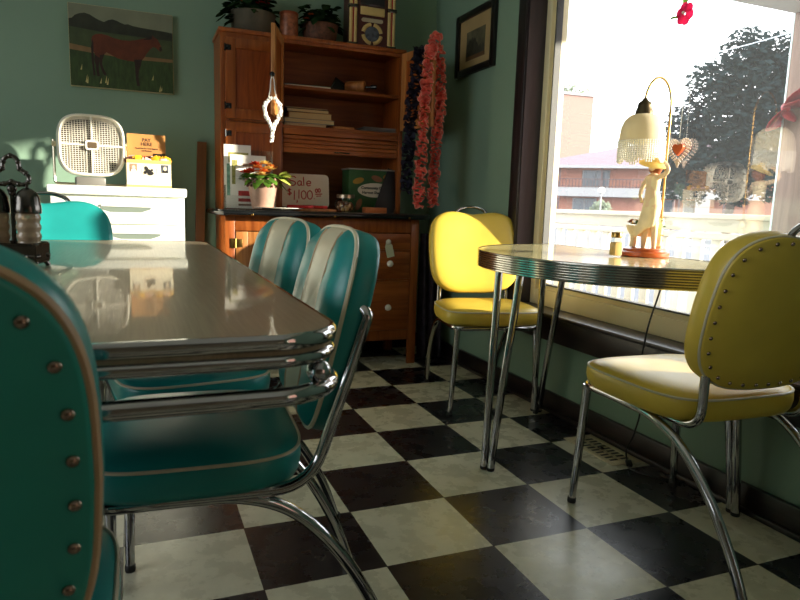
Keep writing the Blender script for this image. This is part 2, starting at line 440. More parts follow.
# shop window: frame, pane, dark casing, stool and apron
win = bpy.data.objects.new('window_1', None); COL.objects.link(win); win.location = (WX, .1, .45); win['kind'] = 'structure'
def wl(mb): return moved(mb, T(-WX, -.1, -.45))
cas = MB()
cas.box(WX - .022, WX, WY1, WY1 + .088, .43, 2.12, .004); cas.box(WX - .022, WX, WY0 - .088, WY0, .43, 2.12, .004)
cas.box(WX - .022, WX, WY0 - .088, WY1 + .088, WZ1, 2.12, .004)
cas.box(WX - .027, WX - .018, WY1 + .004, WY1 + .018, .44, WZ1, .003)
jb = .088
cas.box(WX - .02, WX + jb, WY1 - .006, WY1, .44, WZ1); cas.box(WX - .02, WX + jb, WY0, WY0 + .006, .44, WZ1); cas.box(WX - .02, WX + jb, WY0, WY1, WZ1 - .006, WZ1)
wl(cas).build('casing', K['darktrimv'], win)
st = MB().box(WX - .048, WX + jb, WY0 - .1, WY1 + .1, .424, .442, .005)
wl(st).build('stool', K['darktrim'], win)
wl(MB().box(WX - .024, WX, WY0 - .088, WY1 + .088, .315, .424, .004)).build('apron', K['darktrim'], win)
fx0, fx1 = WX + .072, WX + .15
fr = MB()
FI0, FI1, FIZ0, FIZ1 = -.70, .912, .545, 1.94
for (a, b, e) in ((0, 0, 0), (.018, .012, .01), (.036, .028, .024)):   # stepped vinyl profile
    x0 = fx0 + a
    ya, yb, za, zb = FI0 - .045 + b * 1.6, FI1 + .045 - b * 1.6, FIZ0 - .04 + b * 1.6, FIZ1 + .04 - b * 1.6
    fr.box(x0, fx1, WY0 + .006, ya if a else FI0 - .03, .442, WZ1 - .006, .003) if not a else None
fr.box(fx0, fx1, FI1 + .028, WY1 - .006, .442, WZ1 - .006, .003); fr.box(fx0, fx1, WY0 + .006, FI0 - .028, .442, WZ1 - .006, .003)
fr.box(fx0, fx1, FI0 - .03, FI1 + .03, .442, FIZ0 - .028, .003); fr.box(fx0, fx1, FI0 - .03, FI1 + .03, FIZ1 + .028, WZ1 - .006, .003)
fr.box(fx0 + .02, fx1, FI1 + .006, FI1 + .03, .46, FIZ1 + .03, .003); fr.box(fx0 + .02, fx1, FI0 - .03, FI0 - .006, .46, FIZ1 + .03, .003)
fr.box(fx0 + .02, fx1, FI0 - .02, FI1 + .02, .46, FIZ0 - .006, .003); fr.box(fx0 + .02, fx1, FI0 - .02, FI1 + .02, FIZ1 + .006, FIZ1 + .03, .003)
wl(fr).build('frame', K['creamframe'], win)
gk = MB()
gx = WX + .086
for (y0, y1, z0, z1) in ((FI1, FI1 + .007, FIZ0 - .007, FIZ1 + .007), (FI0 - .007, FI0, FIZ0 - .007, FIZ1 + .007), (FI0, FI1, FIZ0 - .007, FIZ0), (FI0, FI1, FIZ1, FIZ1 + .007)):
    gk.box(gx - .004, gx + .03, y0, y1, z0, z1)
wl(gk).build('gasket', K['gasket'], win)
pn = MB(); pn.add([(gx, FI0, FIZ0), (gx, FI1, FIZ0), (gx, FI1, FIZ1), (gx, FI0, FIZ1)], [[0, 1, 2, 3]], 0, False)
wl(pn).build('pane', K['pane'], win)

# ------------------------------------------------------------------ chairs
def superell(a, b, n, N=72, fn=None):
    out = []
    for i in range(N):
        t = 2 * PI * i / N
        c, s_ = cos(t), sin(t)
        x = a * abs(c) ** (2 / n) * (1 if c >= 0 else -1); z = b * abs(s_) ** (2 / n) * (1 if s_ >= 0 else -1)
        out.append(fn(x, z) if fn else (x, z))
    return out
RB = [(.965, .36), (.988, .34), (1.0, .24), (1.006, 0), (1.0, -.22), (.985, -.32), (.95, -.42), (.88, -.52), (.75, -.60), (.55, -.64), (.3, -.66)]
def ysurf(s_, tab):
    for (s1, y1), (s2, y2) in zip(tab, tab[1:]):
        if s2 <= s_ <= s1: return y1 + (y2 - y1) * (s1 - s_) / (s1 - s2 + 1e-9)
    return tab[-1][1]
def pillow(outline, tab, X, wrap):
    N = len(outline); m = MB(); vs = []; fs = []
    vs.append((0, wrap(0, 0, tab[0][1]), 0))
    for (s_, y) in tab:
        for (x, z) in outline: vs.append((x * s_, wrap(x * s_, z * s_, y), z * s_))
    vs.append((0, wrap(0, 0, tab[-1][1] - .01), 0))
    for j in range(N): fs.append([0, 1 + (j + 1) % N, 1 + j])
    for i in range(len(tab) - 1):
        for j in range(N):
            j2 = (j + 1) % N
            fs.append([1 + i * N + j, 1 + i * N + j2, 1 + (i + 1) * N + j2, 1 + (i + 1) * N + j])
    l = len(vs) - 1; b = 1 + (len(tab) - 1) * N
    for j in range(N): fs.append([l, b + j, b + (j + 1) % N])
    return m.add(vs, fs, 0, True, X)

def make_chair(label, cat, style, vinyl, loc, rz, studs=False, handle=True, group=None, vinylback=None, tilt=13):
    t = thing('dinette_chair', label, cat, loc, rz, group)
    # seat: thick boxed cushion, piped along its upper seam
    so = superell(.222, .194, 4.4, 80, lambda x, y: (x * (1 - .05 * (y > 0) * (y / .194) ** 2), y - .016))
    tab = [(.90, -.004), (.955, .0), (.985, .012), (1.0, .030), (.997, .048), (.985, .056), (.955, .063), (.90, .068), (.78, .073), (.6, .077), (.3, .079)]
    zs = .394
    m = MB(); N = len(so); vs = [(0, 0, tab[0][1])]; fs = []
    for (s_, z) in tab:
        for (x, y) in so: vs.append((x * s_, y * s_, z))
    vs.append((0, 0, tab[-1][1] + .001))
    for j in range(N): fs.append([0, 1 + (j + 1) % N, 1 + j])
    for i in range(len(tab) - 1):
        for j in range(N):
            fs.append([1 + i * N + j, 1 + i * N + (j + 1) % N, 1 + (i + 1) * N + (j + 1) % N, 1 + (i + 1) * N + j])
    b = 1 + (len(tab) - 1) * N
    for j in range(N): fs.append([len(vs) - 1, b + j, b + (j + 1) % N])
    m.add(vs, fs, 0, True, T(0, 0, zs))
    seat = m.build('seat', vinyl, t, 60)
    pp = MB().tube([(x * .985, y * .985, zs + .057) for x, y in so], .0034, 6, True)
    pp.build('piping', K['piping'], seat)
    # frame: one tube along sides and front, running on into the splayed rear legs
    zr = .384; r = .0118
    fp = [(-.19, .02, zr), (-.19, -.16, zr), (-.17, -.195, zr), (.17, -.195, zr), (.19, -.16, zr), (.19, .02, zr)]
    fm = MB().tube(fillet(fp, .04), r, 12)
    fm.box(-.175, .175, -.05, .1, zr + .004, zr + .012)
    frame = fm.build('seat_frame', K['chrome'], t)
    for s_ in (-1, 1):
        lp = catmull([(s_ * .19, -.03, zr), (s_ * .19, .06, zr - .006), (s_ * .189, .15, zr - .044), (s_ * .186, .235, .25), (s_ * .182, .305, .13), (s_ * .176, .352, .008)], 9)
        lg = MB().tube(lp, r, 12).build('leg', K['chrome'], t)
        MB().lathe([(.0125, 0), (.0135, .004), (.0135, .016), (.012, .018)], 12, c=(s_ * .176, .3525, 0)).build('foot_cap', K['rubber'], lg)
        lg = MB().tube([(s_ * .175, -.19, zr - .004), (s_ * .185, -.193, .2), (s_ * .196, -.197, .012)], [.0128, .0124, .0105], 12)
        lg = lg.build('leg', K['chrome'], t)
        MB().lathe([(.0115, 0), (.0125, .004), (.0125, .016), (.0108, .018)], 12, c=(s_ * .196, -.197, 0)).build('foot_cap', K['rubber'], lg)
    # back cushion
    if style == 'wave':
        a, hb, th, zc, n = .221, .198, .066, .679, 3.7
        ol = superell(a, hb, n, 88, lambda x, z: (x * (1 - .045 * max(0, -z / hb)), z - (.016 * math.exp(-(x / .07) ** 2) if z > 0 else 0) * min(1, z / hb)))
        yc = .222
        wrap = lambda x, z, y: y * th - .55 * x * x
    else:
        a, hb, th, zc, n = .200, .195, .074, .652, 5.0
        ol = superell(a, hb, n, 88, lambda x, z: (x * (1 - .07 * max(0, -z / hb)), z - .012 * (x / a) ** 2 * (z > 0)))
        yc = .252
        def wrap(x, z, y):
            ch = 0
            if y < -.4: ch = -.008 * abs(cos(PI * x / .144)) * min(1, (-.4 - y) / .15) 
            return y * th * 1.0 - .25 * x * x + ch
    X = T(0, yc, zc) @ R(math.radians(-tilt), 'X')
    back = pillow(ol, RB, X, wrap).build('backrest', K['stripe'] if style == 'stripe' else vinyl, t, 60)
    seam_s, seam_y = (1.0, -.26)
    if style == 'stripe':
        MB().tube([X @ Vector((x * .997, wrap(x, z, -.27), z * .997)) for x, z in ol], .0042, 6, True).build('piping', K['piping'], back)
        for xs in (-.072, .072):
            pts = []
            for i in range(33):
                z = -.19 + .385 * i / 32
                if z > 0:
                    pass
                # scale at which the outline passes through (xs, z)
                best = None
                for k in range(len(ol)):
                    (x1, z1), (x2, z2) = ol[k], ol[(k + 1) % len(ol)]
                    den = xs * (z2 - z1) - z * (x2 - x1)
                    if abs(den) < 1e-9: continue
                    u = (x1 * (z2 - z1) - z1 * (x2 - x1)) / den      # point on edge = (xs*u, z*u)
                    if u <= 0: continue
                    q = (xs * u, z * u)
                    if min(x1, x2) - 1e-6 <= q[0] <= max(x1, x2) + 1e-6 and min(z1, z2) - 1e-6 <= q[1] <= max(z1, z2) + 1e-6:
                        best = 1 / u
                if best is None or best > .985: continue
                pts.append(X @ Vector((xs, wrap(xs, z, ysurf(best, RB)) - .0005, z)))
            MB().tube(pts, .0034, 6).build('piping', K['pipingdirty'], back)
    elif vinylback is not None:
        MB().tube([X @ Vector((x * .985, wrap(x, z, .33), z * .985)) for x, z in ol], .0032 if vinylback is not K['tealback'] else .0045, 6, True).build('piping', K['piping'] if vinylback is not K['tealback'] else K['pipingdirty'], back)
        # upholstered panel closing the back, studded along its border
        tabp = [(.980, .30), (.978, .40), (.962, .425), (.6, .43)]
        bp = pillow([(x, z) for x, z in ol], tabp, X, wrap).build('back_panel', vinylback, t, 60)
        if studs:
            # even spacing along the border
            P = [Vector((x * .92, 0, z * .912)) for x, z in ol]; L_ = [0]
            for i in range(len(P)): L_.append(L_[-1] + (P[(i + 1) % len(P)] - P[i]).length)
            ns = 34; me = None
            for k in range(ns):
                d = L_[-1] * (k + .5) / ns
                i = max(j for j in range(len(P)) if L_[j] <= d); f = (d - L_[i]) / (L_[i + 1] - L_[i])
                q = P[i].lerp(P[(i + 1) % len(P)], f)
                c = X @ Vector((q.x, wrap(q.x, q.z, .435), q.z))
                if me is None:
                    so_ = MB().lathe([(.0050, 0), (.0048, .0015), (.0036, .003), (.0016, .0039), (1e-5, .0041)], 12).build('upholstery_stud', K['stud'], bp); me = so_.data
                else:
                    so_ = bpy.data.objects.new('upholstery_stud', me); COL.objects.link(so_); so_.parent = bp
                so_.location = c; so_.rotation_euler = (math.radians(-tilt) - PI / 2, 0, 0)
    # uprights: from under the seat, round the rear corner and up into the back
    for s_ in (-1, 1):
        if style == 'wave':
            pts = [(s_ * .172, -.06, .392), (s_ * .170, .186, .384), (s_ * .168, .186, .53), (s_ * .158, .202, .62)]
            rad = [0, .06, .03, 0]
        else:
            pts = [(s_ * .199, -.06, .392), (s_ * .199, .178, .388), (s_ * .201, .24, .58), (s_ * .203, .277, .70), (s_ * .188, .266, .712)]
            rad = [0, .07, .05, .02, 0]
        MB().tube(fillet(pts, rad), .0108, 12).build('upright', K['chrome'], t)
    if handle:
        zt = hb - .006
        hp = [X @ Vector(p) for p in catmull([(-.085, .012, zt - .03), (-.07, .014, zt + .012), (-.035, .016, zt + .03), (0, .016, zt + .034), (.035, .016, zt + .03), (.07, .014, zt + .012), (.085, .012, zt - .03)], 6)]
        MB().tube(hp, .0075, 10).build('grab_handle', K['chrome'], t)
    return t

make_chair('yellow vinyl dinette chair by the window corner, sunlit front facing the room', 'chair', 'wave', K['yellow'], (.603, .862, 0), math.radians(-11.7))
near_yellow = make_chair('yellow vinyl dinette chair in the foreground, seen from its studded back', 'chair', 'wave', K['yellow'], (.553, -.386, 0), PI + math.radians(-2.2), studs=True, vinylback=K['yellow'])
near_yellow.scale = (1.0, 1.15, .99)
make_chair('teal and cream striped dinette chair at the near end of the long table side', 'chair', 'stripe', K['teal'], (-.752, -.415, 0), -PI / 2 - math.radians(3.5), handle=False)
make_chair('teal and cream striped dinette chair farther along the table side, nearest the wooden cabinet', 'chair', 'stripe', K['teal'], (-.73, .1, 0), -PI / 2 + math.radians(8), handle=False)
make_chair('teal dinette chair in the left foreground with studs down its back', 'chair', 'wave', K['teal'], (-1.114, -.965, 0), PI, studs=True, vinylback=K['tealback'], handle=False)
make_chair('teal dinette chair at the far table end before the white drawers, in sun', 'chair', 'wave', K['teal'], (-1.165, .70, 0), 0)

# ------------------------------------------------------------------ long taupe table
TX0, TX1, TY0, TY1 = -1.62, -.643, -1.022, .615
t = thing('dining_table', 'long taupe laminate dining table with chrome banded edge and rails', 'table', (-1.134, -.25, 0))
def tl(mb): return moved(mb, T(1.134, .25, 0))
ol = rrect(TX0, TX1, TY0, TY1, .085, 12)
def inset(d): return rrect(TX0 + d, TX1 - d, TY0 + d, TY1 - d, max(.01, .085 - d), 12)
tl(MB().prism(inset(.003), .728, .750)).build('tabletop', K['lam'], t)
def ring(prof_pts, base):
    m = MB(); vs = []; fs = []; k = len(prof_pts)
    O = [inset(d) for d, z in prof_pts]; n = len(O[0])
    for (d, z), o in zip(prof_pts, O): vs += [(x, y, z) for x, y in o]
    for i in range(k - 1):
        for j in range(n): fs.append([i * n + j, i * n + (j + 1) % n, (i + 1) * n + (j + 1) % n, (i + 1) * n + j])
    return m.add(vs, fs, 0, True)
tl(ring([(.0045, .7505), (.001, .7508), (-.002, .748), (-.0035, .742), (-.002, .735), (.002, .7325), (.006, .7325)], 0)).build('edge_band', K['chrome'], t)
tl(MB().prism(inset(.012), .712, .7325)).build('apron', K['blackedge'], t)
o2 = inset(.007)
tl(MB().tube([(x, y, .7205) for x, y in o2], .0085, 10, True)).build('edge_rail', K['chrome'], t)
o3 = inset(.004)
tl(MB().tube([(x, y, .6805) for x, y in o3], .0108, 12, True)).build('edge_rail', K['chrome'], t)
for (x, y) in ((TX1 - .03, TY0 + .03), (TX0 + .03, TY0 + .03), (TX1 - .03, TY1 - .03), (TX0 + .03, TY1 - .03), (-1.0, TY0 + .012), (TX1 - .012, -.25)):
    b_ = MB().sphere((x, y, .7), .0145, 14, 10); b_.lathe([(.006, .67), (.006, .726)], 8, c=(x, y, 0))
    tl(b_).build('rail_connector', K['chrome'], t)
for (x, y) in ((-1.30, -.72), (-1.0, -.72), (-1.30, .3), (-1.0, .3)):
    p = [(x, y, .715), (x, y, .35), (x + (-.05 if x < -1.13 else .0), y + (-.04 if y < 0 else .04), .006)]
    tl(MB().tube(fillet(p, .1), .021, 12)).build('leg', K['chrome'], t)

# ------------------------------------------------------------------ half-oval yellow table at the window
t = thing('window_table', 'pale yellow half-oval table with ribbed chrome edge against the window', 'table', (.55, .04, 0))
def t2(mb): return moved(mb, T(-.55, -.04, 0))
def dshape(d, N=56):
    cx, cy, ax, ay = .785, .05, .597 - d, .56 - d
    pts = []
    for i in range(N + 1):
        a = PI / 2 + PI * i / N
        c, s_ = cos(a), sin(a); e = 2 / 2.12
        pts.append((cx + ax * abs(c) ** e * (-1 if c < 0 else 1), cy + ay * abs(s_) ** e * (1 if s_ >= 0 else -1)))
    pts[0] = (cx - .02, cy + ay); pts[-1] = (cx - .02, cy - ay)
    pts += [(cx - d, cy - ay + .02), (cx - d, cy + ay - .02)]
    return pts
t2(MB().prism(dshape(.006), .722, .7505)).build('tabletop', K['lamY'], t)
prof = [(.007, .7515), (.002, .752), (0, .7495)]
z = .7495
for i in range(7):
    prof += [(0, z - .0015), (.0035, z - .0038), (0, z - .0062)]; z -= .0072
prof += [(0, .697), (.004, .694), (.012, .694)]
m = MB(); vs = []; fs = []; O = [dshape(d) for d, z in prof]; n = len(O[0])
for (d, z), o in zip(prof, O): vs += [(x, y, z) for x, y in o]
for i in range(len(prof) - 1):
    for j in range(n): fs.append([i * n + j, i * n + (j + 1) % n, (i + 1) * n + (j + 1) % n, (i + 1) * n + j])
m.add(vs, fs, 0, True)
t2(m).build('edge_band', K['chromeband'], t, )
t2(MB().prism(dshape(.012), .697, .723)).build('apron', K['black'], t)
def hairpin(foot, tops, bend):
    pr_ = []
    for tp in tops:
        d = Vector((foot[0] - (tops[0][0] + tops[1][0]) / 2, foot[1] - (tops[0][1] + tops[1][1]) / 2, 0))
        q = Vector((tp[0] - foot[0], tp[1] - foot[1], 0))
        side = Vector((tops[1][0] - tops[0][0], tops[1][1] - tops[0][1], 0)).normalized() * (.0125 if tp is tops[1] else -.0125)
        f = Vector((foot[0], foot[1], 0)) + side
        pts = catmull([Vector((tp[0], tp[1], .7)), Vector((tp[0], tp[1], .7)).lerp(f, .24) - d * bend, f.lerp(Vector((tp[0], tp[1], 0)), .49) + Vector((0, 0, .36)), f.lerp(Vector((tp[0], tp[1], 0)), .19) + Vector((0, 0, .16)), f + Vector((0, 0, .008))], 8)
        pr_.append((pts, f))
    m = MB()
    for pts, f in pr_: m.tube(pts, .0132, 12)
    o = t2(m).build('leg', K['chrome'], t)
    g = MB()
    for pts, f in pr_: g.lathe([(.0125, 0), (.0138, .003), (.0138, .012)], 12, c=(f.x, f.y, 0))
    t2(g).build('foot_cap', K['rubber'], o)
hairpin((.238, .148), ((.283, .215), (.325, .145)), .02)
hairpin((.775, .655), ((.675, .52), (.735, .46)), .03)
hairpin((.79, -.375), ((.745, -.345), (.765, -.285)), .0)

# ------------------------------------------------------------------ wooden hutch cabinet
cab = thing('hutch_cabinet', 'tall oak kitchen hutch with open upper doors and a metal counter', 'cabinet', (.05, 1.83, 0))
def cl(mb): return moved(mb, T(-.05, -1.83, 0))
BX0, BX1, BF, BB = -.455, .598, 1.62, 2.025
cz0, cz1 = .819, .847
m = MB()
m.box(BX0, BX0 + .02, BF + .02, BB, .14, .815, .002); m.box(BX1 - .02, BX1, BF + .02, BB, .14, .815, .002); m.box(BX0, BX1, BB - .015, BB, .14, .815)
m.box(BX0, BX0 + .048, BF, BF + .022, 0, .815, .003); m.box(BX1 - .048, BX1, BF, BF + .022, 0, .815, .003)      # front posts
m.box(BX0, BX0 + .048, BB - .05, BB, 0, .14, .003); m.box(BX1 - .048, BX1, BB - .05, BB, 0, .14, .003)
m.box(BX0 + .048, BX1 - .048, BF + .001, BF + .02, .142, .198, .002)
m.box(BX0 + .048, BX1 - .048, BF + .001, BF + .02, .742, .815, .002); m.box(.205, .245, BF + .001, BF + .02, .198, .742, .002)
for z in (.482, .644): m.box(.245, BX1 - .048, BF + .001, BF + .02, z - .004, z + .004)
m.box(BX0 + .02, BX1 - .02, BF + .02, BB - .015, .142, .158)
cl(m).build('base_body', K['wood'], cab)
dr = MB()   # lower left door
dx0, dx1, dz0, dz1 = BX0 + .052, .2, .202, .738
dr.box(dx0, dx0 + .06, BF - .002, BF + .018, dz0, dz1, .002); dr.box(dx1 - .06, dx1, BF - .002, BF + .018, dz0, dz1, .002)
dr.box(dx0 + .06, dx1 - .06, BF - .002, BF + .018, dz1 - .07, dz1, .002); dr.box(dx0 + .06, dx1 - .06, BF - .002, BF + .018, dz0, dz0 + .07, .002)
dr.box(dx0 + .06, dx1 - .06, BF + .006, BF + .014, dz0 + .07, dz1 - .07)
d = cl(dr).build('door', K['woodl'], cab); d['label'] = 'pale oak lower door'
for z in (.68, .26):
    h = MB().box(BX0 + .026, BX0 + .046, BF - .004, BF + .001, z - .024, z + .024, .001).box(BX0 + .055, BX0 + .085, BF - .006, BF - .001, z - .02, z + .02, .001).tube([(BX0 + .05, BF - .006, z - .024), (BX0 + .05, BF - .006, z + .024)], .0055, 8)
    cl(h).build('hinge', K['brass'], d)
for z0, z1 in ((.200, .476), (.488, .638), (.650, .738)):
    o = cl(MB().box(.248, BX1 - .051, BF - .003, BF + .016, z0, z1, .003)).build('drawer', K['woodx'], cab)
    zc = (z0 + z1) / 2
    if z1 < .65:
        kx = (.415 if z1 < .5 else .42)
        kn = MB().lathe([(.006, 0), (.006, .012), (.0155, .016), (.0185, .022), (.0165, .03), (.009, .034), (1e-5, .035)], 20, X=T(kx, BF - .003, .332 if z1 < .5 else .575) @ R(PI / 2, 'X'))
        cl(kn).build('knob', K['porcelain'], o)
# counter: metal top with black enamel nosing
m = MB().prism(rrect(-.495, .632, 1.545, 2.03, .028), cz0 + .003, cz1)
o = cl(m).build('counter', K['zinc'], cab)
cl(MB().tube([(-.496, 2.02, cz0 + .013), (-.496, 1.575, cz0 + .013), (-.47, 1.544, cz0 + .013), (.6, 1.544, cz0 + .013), (.633, 1.575, cz0 + .013), (.633, 2.02, cz0 + .013)], .013, 10)).build('nosing', K['blackedge'], o)
for x in (-.334, .084, .50): cl(MB().sphere((x, 1.531, cz0 + .006), .0065, 10, 6)).build('screw', K['brass'], o)
# upper case
UX0, UX1, UF, UB, UZ1 = -.456, .532, 1.75, 2.025, 1.738
OX0, OX1 = -.143, .508
m = MB()
m.box(UX0, UX0 + .02, UF + .02, UB, cz1, UZ1 - .02); m.box(UX1 - .02, UX1, UF + .02, UB, cz1, UZ1 - .02); m.box(OX0 - .018, OX0, UF + .02, UB, cz1, UZ1 - .02)
m.box(UX0 - .008, UX1 + .008, UF - .008, UB, UZ1 - .022, UZ1, .004)
m.box(UX0, OX0, UF + .001, UF + .02, UZ1 - .045, UZ1 - .022); m.box(OX0, OX1, UF + .001, UF + .02, UZ1 - .038, UZ1 - .022)
m.box(UX0, UX0 + .04, UF, UF + .021, cz1, UZ1 - .022, .002); m.box(OX0 - .04, OX0, UF, UF + .021, cz1, UZ1 - .022, .002); m.box(OX1, UX1, UF, UF + .021, cz1, UZ1 - .022, .002)
m.box(UX0 + .04, OX0 - .04, UF + .001, UF + .02, 1.29, 1.325, .002)
cl(m).build('upper_body', K['wood'], cab)
cl(MB().box(UX0 + .02, UX1 - .02, UB - .012, UB, cz1, UZ1 - .022)).build('back_board', K['woodd'], cab)
for z in (1.496, 1.292):
    cl(MB().box(OX0, UX1 - .02, UF + .012 if z > 1.4 else UF + .004, UB - .012, z - .016, z, .002)).build('shelf', K['woodd'], cab)
def frame_door(x0, x1, z0, z1, y, bar=.05):
    q = MB()
    q.box(x0, x0 + bar, y, y + .02, z0, z1, .002); q.box(x1 - bar, x1, y, y + .02, z0, z1, .002)
    q.box(x0 + bar, x1 - bar, y, y + .02, z1 - bar, z1, .002, 0); q.box(x0 + bar, x1 - bar, y, y + .02, z0, z0 + bar, .002)
    q.box(x0 + bar - .004, x1 - bar + .004, y + .008, y + .014, z0 + bar - .004, z1 - bar + .004, 0, 1)
    return q
for z0, z1 in ((1.300, UZ1 - .048), (cz1 + .012, 1.286)):
    o = cl(frame_door(UX0 + .022, OX0 - .012, z0, z1, UF - .019)).build('door', [K['wood'], K['woodp']], cab)
    for z in ((z1 - .05, z0 + .06) if z0 > 1.2 else (z0 + .12, z1 - .06)):
        cl(MB().box(UX0 + .018, UX0 + .05, UF - .023, UF - .018, z - .013, z + .013, .001).tube([(UX0 + .02, UF - .022, z - .018), (UX0 + .02, UF - .022, z + .018)], .004, 8)).build('hinge', K['blackedge'], o)
# roll front above the counter: slatted curtain part-way up
q = MB().box(OX0 + .004, OX1 - .004, UF, UF + .02, 1.245, 1.276, .003); z = 1.243
for i in range(3):
    q.box(OX0 + .004, OX1 - .004, UF + .004 + .001 * (i % 2), UF + .02, z - .021, z - .0015, .003); z -= .0215
q.box(OX0 + .004, OX1 - .004, UF, UF + .02, z - .028, z - .001, .003)
o = cl(q).build('tambour', K['woodx'], cab)
cl(MB().tube(fillet([(.14, UF, 1.163), (.14, UF - .014, 1.163), (.22, UF - .014, 1.163), (.22, UF, 1.163)], .008), .0035, 8)).build('pull', K['darkmetal'], o)
# two upper doors standing open
def open_door(hx, hy, ex, ey, dark=False):
    ln = math.hypot(ex - hx, ey - hy); ang = math.atan2(ey - hy, ex - hx)
    X = T(hx, hy, 0) @ R(ang, 'Z')
    q = MB(); z0, z1, b = 1.302, 1.712, .045
    for (a0, a1, c0, c1, mi) in ((0, b, z0, z1, 0), (ln - b, ln, z0, z1, 0), (b, ln - b, z0, z0 + b, 0), (b, ln - b, z1 - b, z1, 0)): q.box(a0, a1, -.01, .01, c0, c1, .002, mi, X)
    q.box(b - .003, ln - b + .003, -.004, .004, z0 + b - .003, z1 - b + .003, 0, 1, X)
    o = cl(q).build('door', [K['woodl'], K['wood']], cab); return o, X, ln
od, ODX, ODL = open_door(-.150, 1.738, -.252, 1.452)
od['label'] = 'upper door swung open, necklace on its knob'
kx = ODX @ Vector((ODL - .012, 0, 1.478))
cl(MB().lathe([(.005, 0), (.005, .01), (.011, .014), (.012, .022), (.007, .027), (1e-5, .028)], 14, X=ODX @ T(ODL, 0, 1.478) @ R(PI / 2, 'Y'))).build('knob', K['blackedge'], od)
od2, ODX2, ODL2 = open_door(.518, 1.738, .572, 1.44)

# ------------------------------------------------------------------ things in and on the cabinet
CT = cz1
def bx(name, label, cat, x0, x1, y0, y1, z0, z1, m, bevel=.002, group=None, rz=0):
    cx, cy = (x0 + x1) / 2, (y0 + y1) / 2
    o = MB().box(x0 - cx, x1 - cx, y0 - cy, y1 - cy, 0, z1 - z0, bevel).build(name, m)
    o.location = (cx, cy, z0); o.rotation_euler = (0, 0, rz)
    return tag(o, label, cat, group)
def book(label, x0, x1, y0, y1, z0, z1, cover, rz=0, group='books lying on the middle shelf'):
    cx, cy, h = (x0 + x1) / 2, (y0 + y1) / 2, z1 - z0
    t = thing('book', label, 'book', (cx, cy, z0), rz, group)
    a, b = (x1 - x0) / 2, (y1 - y0) / 2
    MB().box(-a + .004, a - .003, -b + .003, b - .003, .0025, h - .0025).build('pages', K['pages'], t)
    MB().box(-a, a, -b, b, 0, .003, .001).box(-a, a, -b, b, h - .003, h, .001).box(-a, -a + .003, -b, b, 0, h, .001).build('cover', cover, t)
    return t
sh = 1.292
c_dk = mat('dark_book_cloth', (40, 34, 34), .6, noise=.1); c_wh = mat('pale_book_cover', (205, 190, 172), .5, noise=.05); c_tan = mat('tan_book_cover', (196, 160, 108), .5, noise=.08); c_bl = mat('blue_grey_cover', (120, 128, 132), .5, noise=.08); c_br = mat('brown_cover', (120, 78, 50), .5, noise=.08)
book('pale grey thin book at the bottom of the shelf stack', -.125, .105, 1.79, 1.96, sh, sh + .018, c_wh)
book('wide blue grey book second from the bottom of the shelf stack', -.13, .146, 1.785, 1.965, sh + .018, sh + .042, c_bl, .03)
book('thick tan book in the upper half of the shelf stack', -.10, .134, 1.79, 1.95, sh + .042, sh + .074, c_tan, -.02)
book('dark backed pale book second from the top of the shelf stack', -.115, .116, 1.79, 1.95, sh + .074, sh + .094, c_dk, .02)
book('thin brown book on top of the shelf stack', -.118, .114, 1.80, 1.95, sh + .094, sh + .103, c_br)
bx('wooden_box', 'flat narrow orange wood box lying right of the book stack', 'box', .15, .262, 1.79, 1.86, sh, sh + .016, K['woodl'])
pp = thing('paper_pile', 'loose pile of grey papers at the right end of the shelf', 'papers', (.42, 1.87, sh))
for i in range(5):
    a = random.uniform(-.2, .2)
    MB().box(-.10, .10, -.07, .07, .0005 + i * .006, .003 + i * .006, 0, 0, R(a, 'Z') @ R(.015 * (i % 2), 'Y')).build('sheet', mat('grey_paper', (150, 146, 140), .8, noise=.1), pp)
sa = 1.496
mg = thing('magazine', 'thin dark green magazine lying on the top shelf', 'magazine', (0, 1.87, sa), -.05)
MB().box(-.12, .125, -.09, .09, 0, .009, .002).build('pages', K['paper'], mg)
MB().box(-.122, .127, -.091, .091, .009, .0115, .001).build('cover', mat('green_cover', (60, 84, 66), .45, noise=.2), mg)
bx('paper_slip', 'small tan paper lying at the right of the top shelf', 'paper', .36, .46, 1.80, 1.86, sa, sa + .004, K['kraft'], .001)
pf = thing('photo_frame', 'small dark photo frame leaning on the top shelf', 'photo frame', (.178, 1.86, sa + .004), 0, rot=(-.35, .5, 0))
q = MB()
for (a, b_, c, d_) in ((-.04, -.032, 0, .075), (.032, .04, 0, .075), (-.032, .032, 0, .008), (-.032, .032, .067, .075)): q.box(a, b_, -.006, .006, c, d_, .001)
q.build('frame_border', K['darkmetal'], pf); MB().box(-.033, .033, -.001, .004, .007, .068).build('photo', K['black'], pf)
rl = thing('rolling_pin', 'short fat wooden roller tipped on the top shelf', 'roller', (.285, 1.855, sa + .037), 0)
Xr = R(math.radians(-35), 'Z') @ R(PI / 2, 'Y')
MB().lathe([(1e-5, -.055), (.03, -.055), (.034, -.05), (.034, .05), (.03, .055), (1e-5, .055)], 20, X=Xr).build('body', K['woodl'], rl)
MB().lathe([(.006, .05), (.006, .085), (.011, .09), (.011, .12), (1e-5, .124)], 12, X=Xr).build('handle', K['blackedge'], rl)

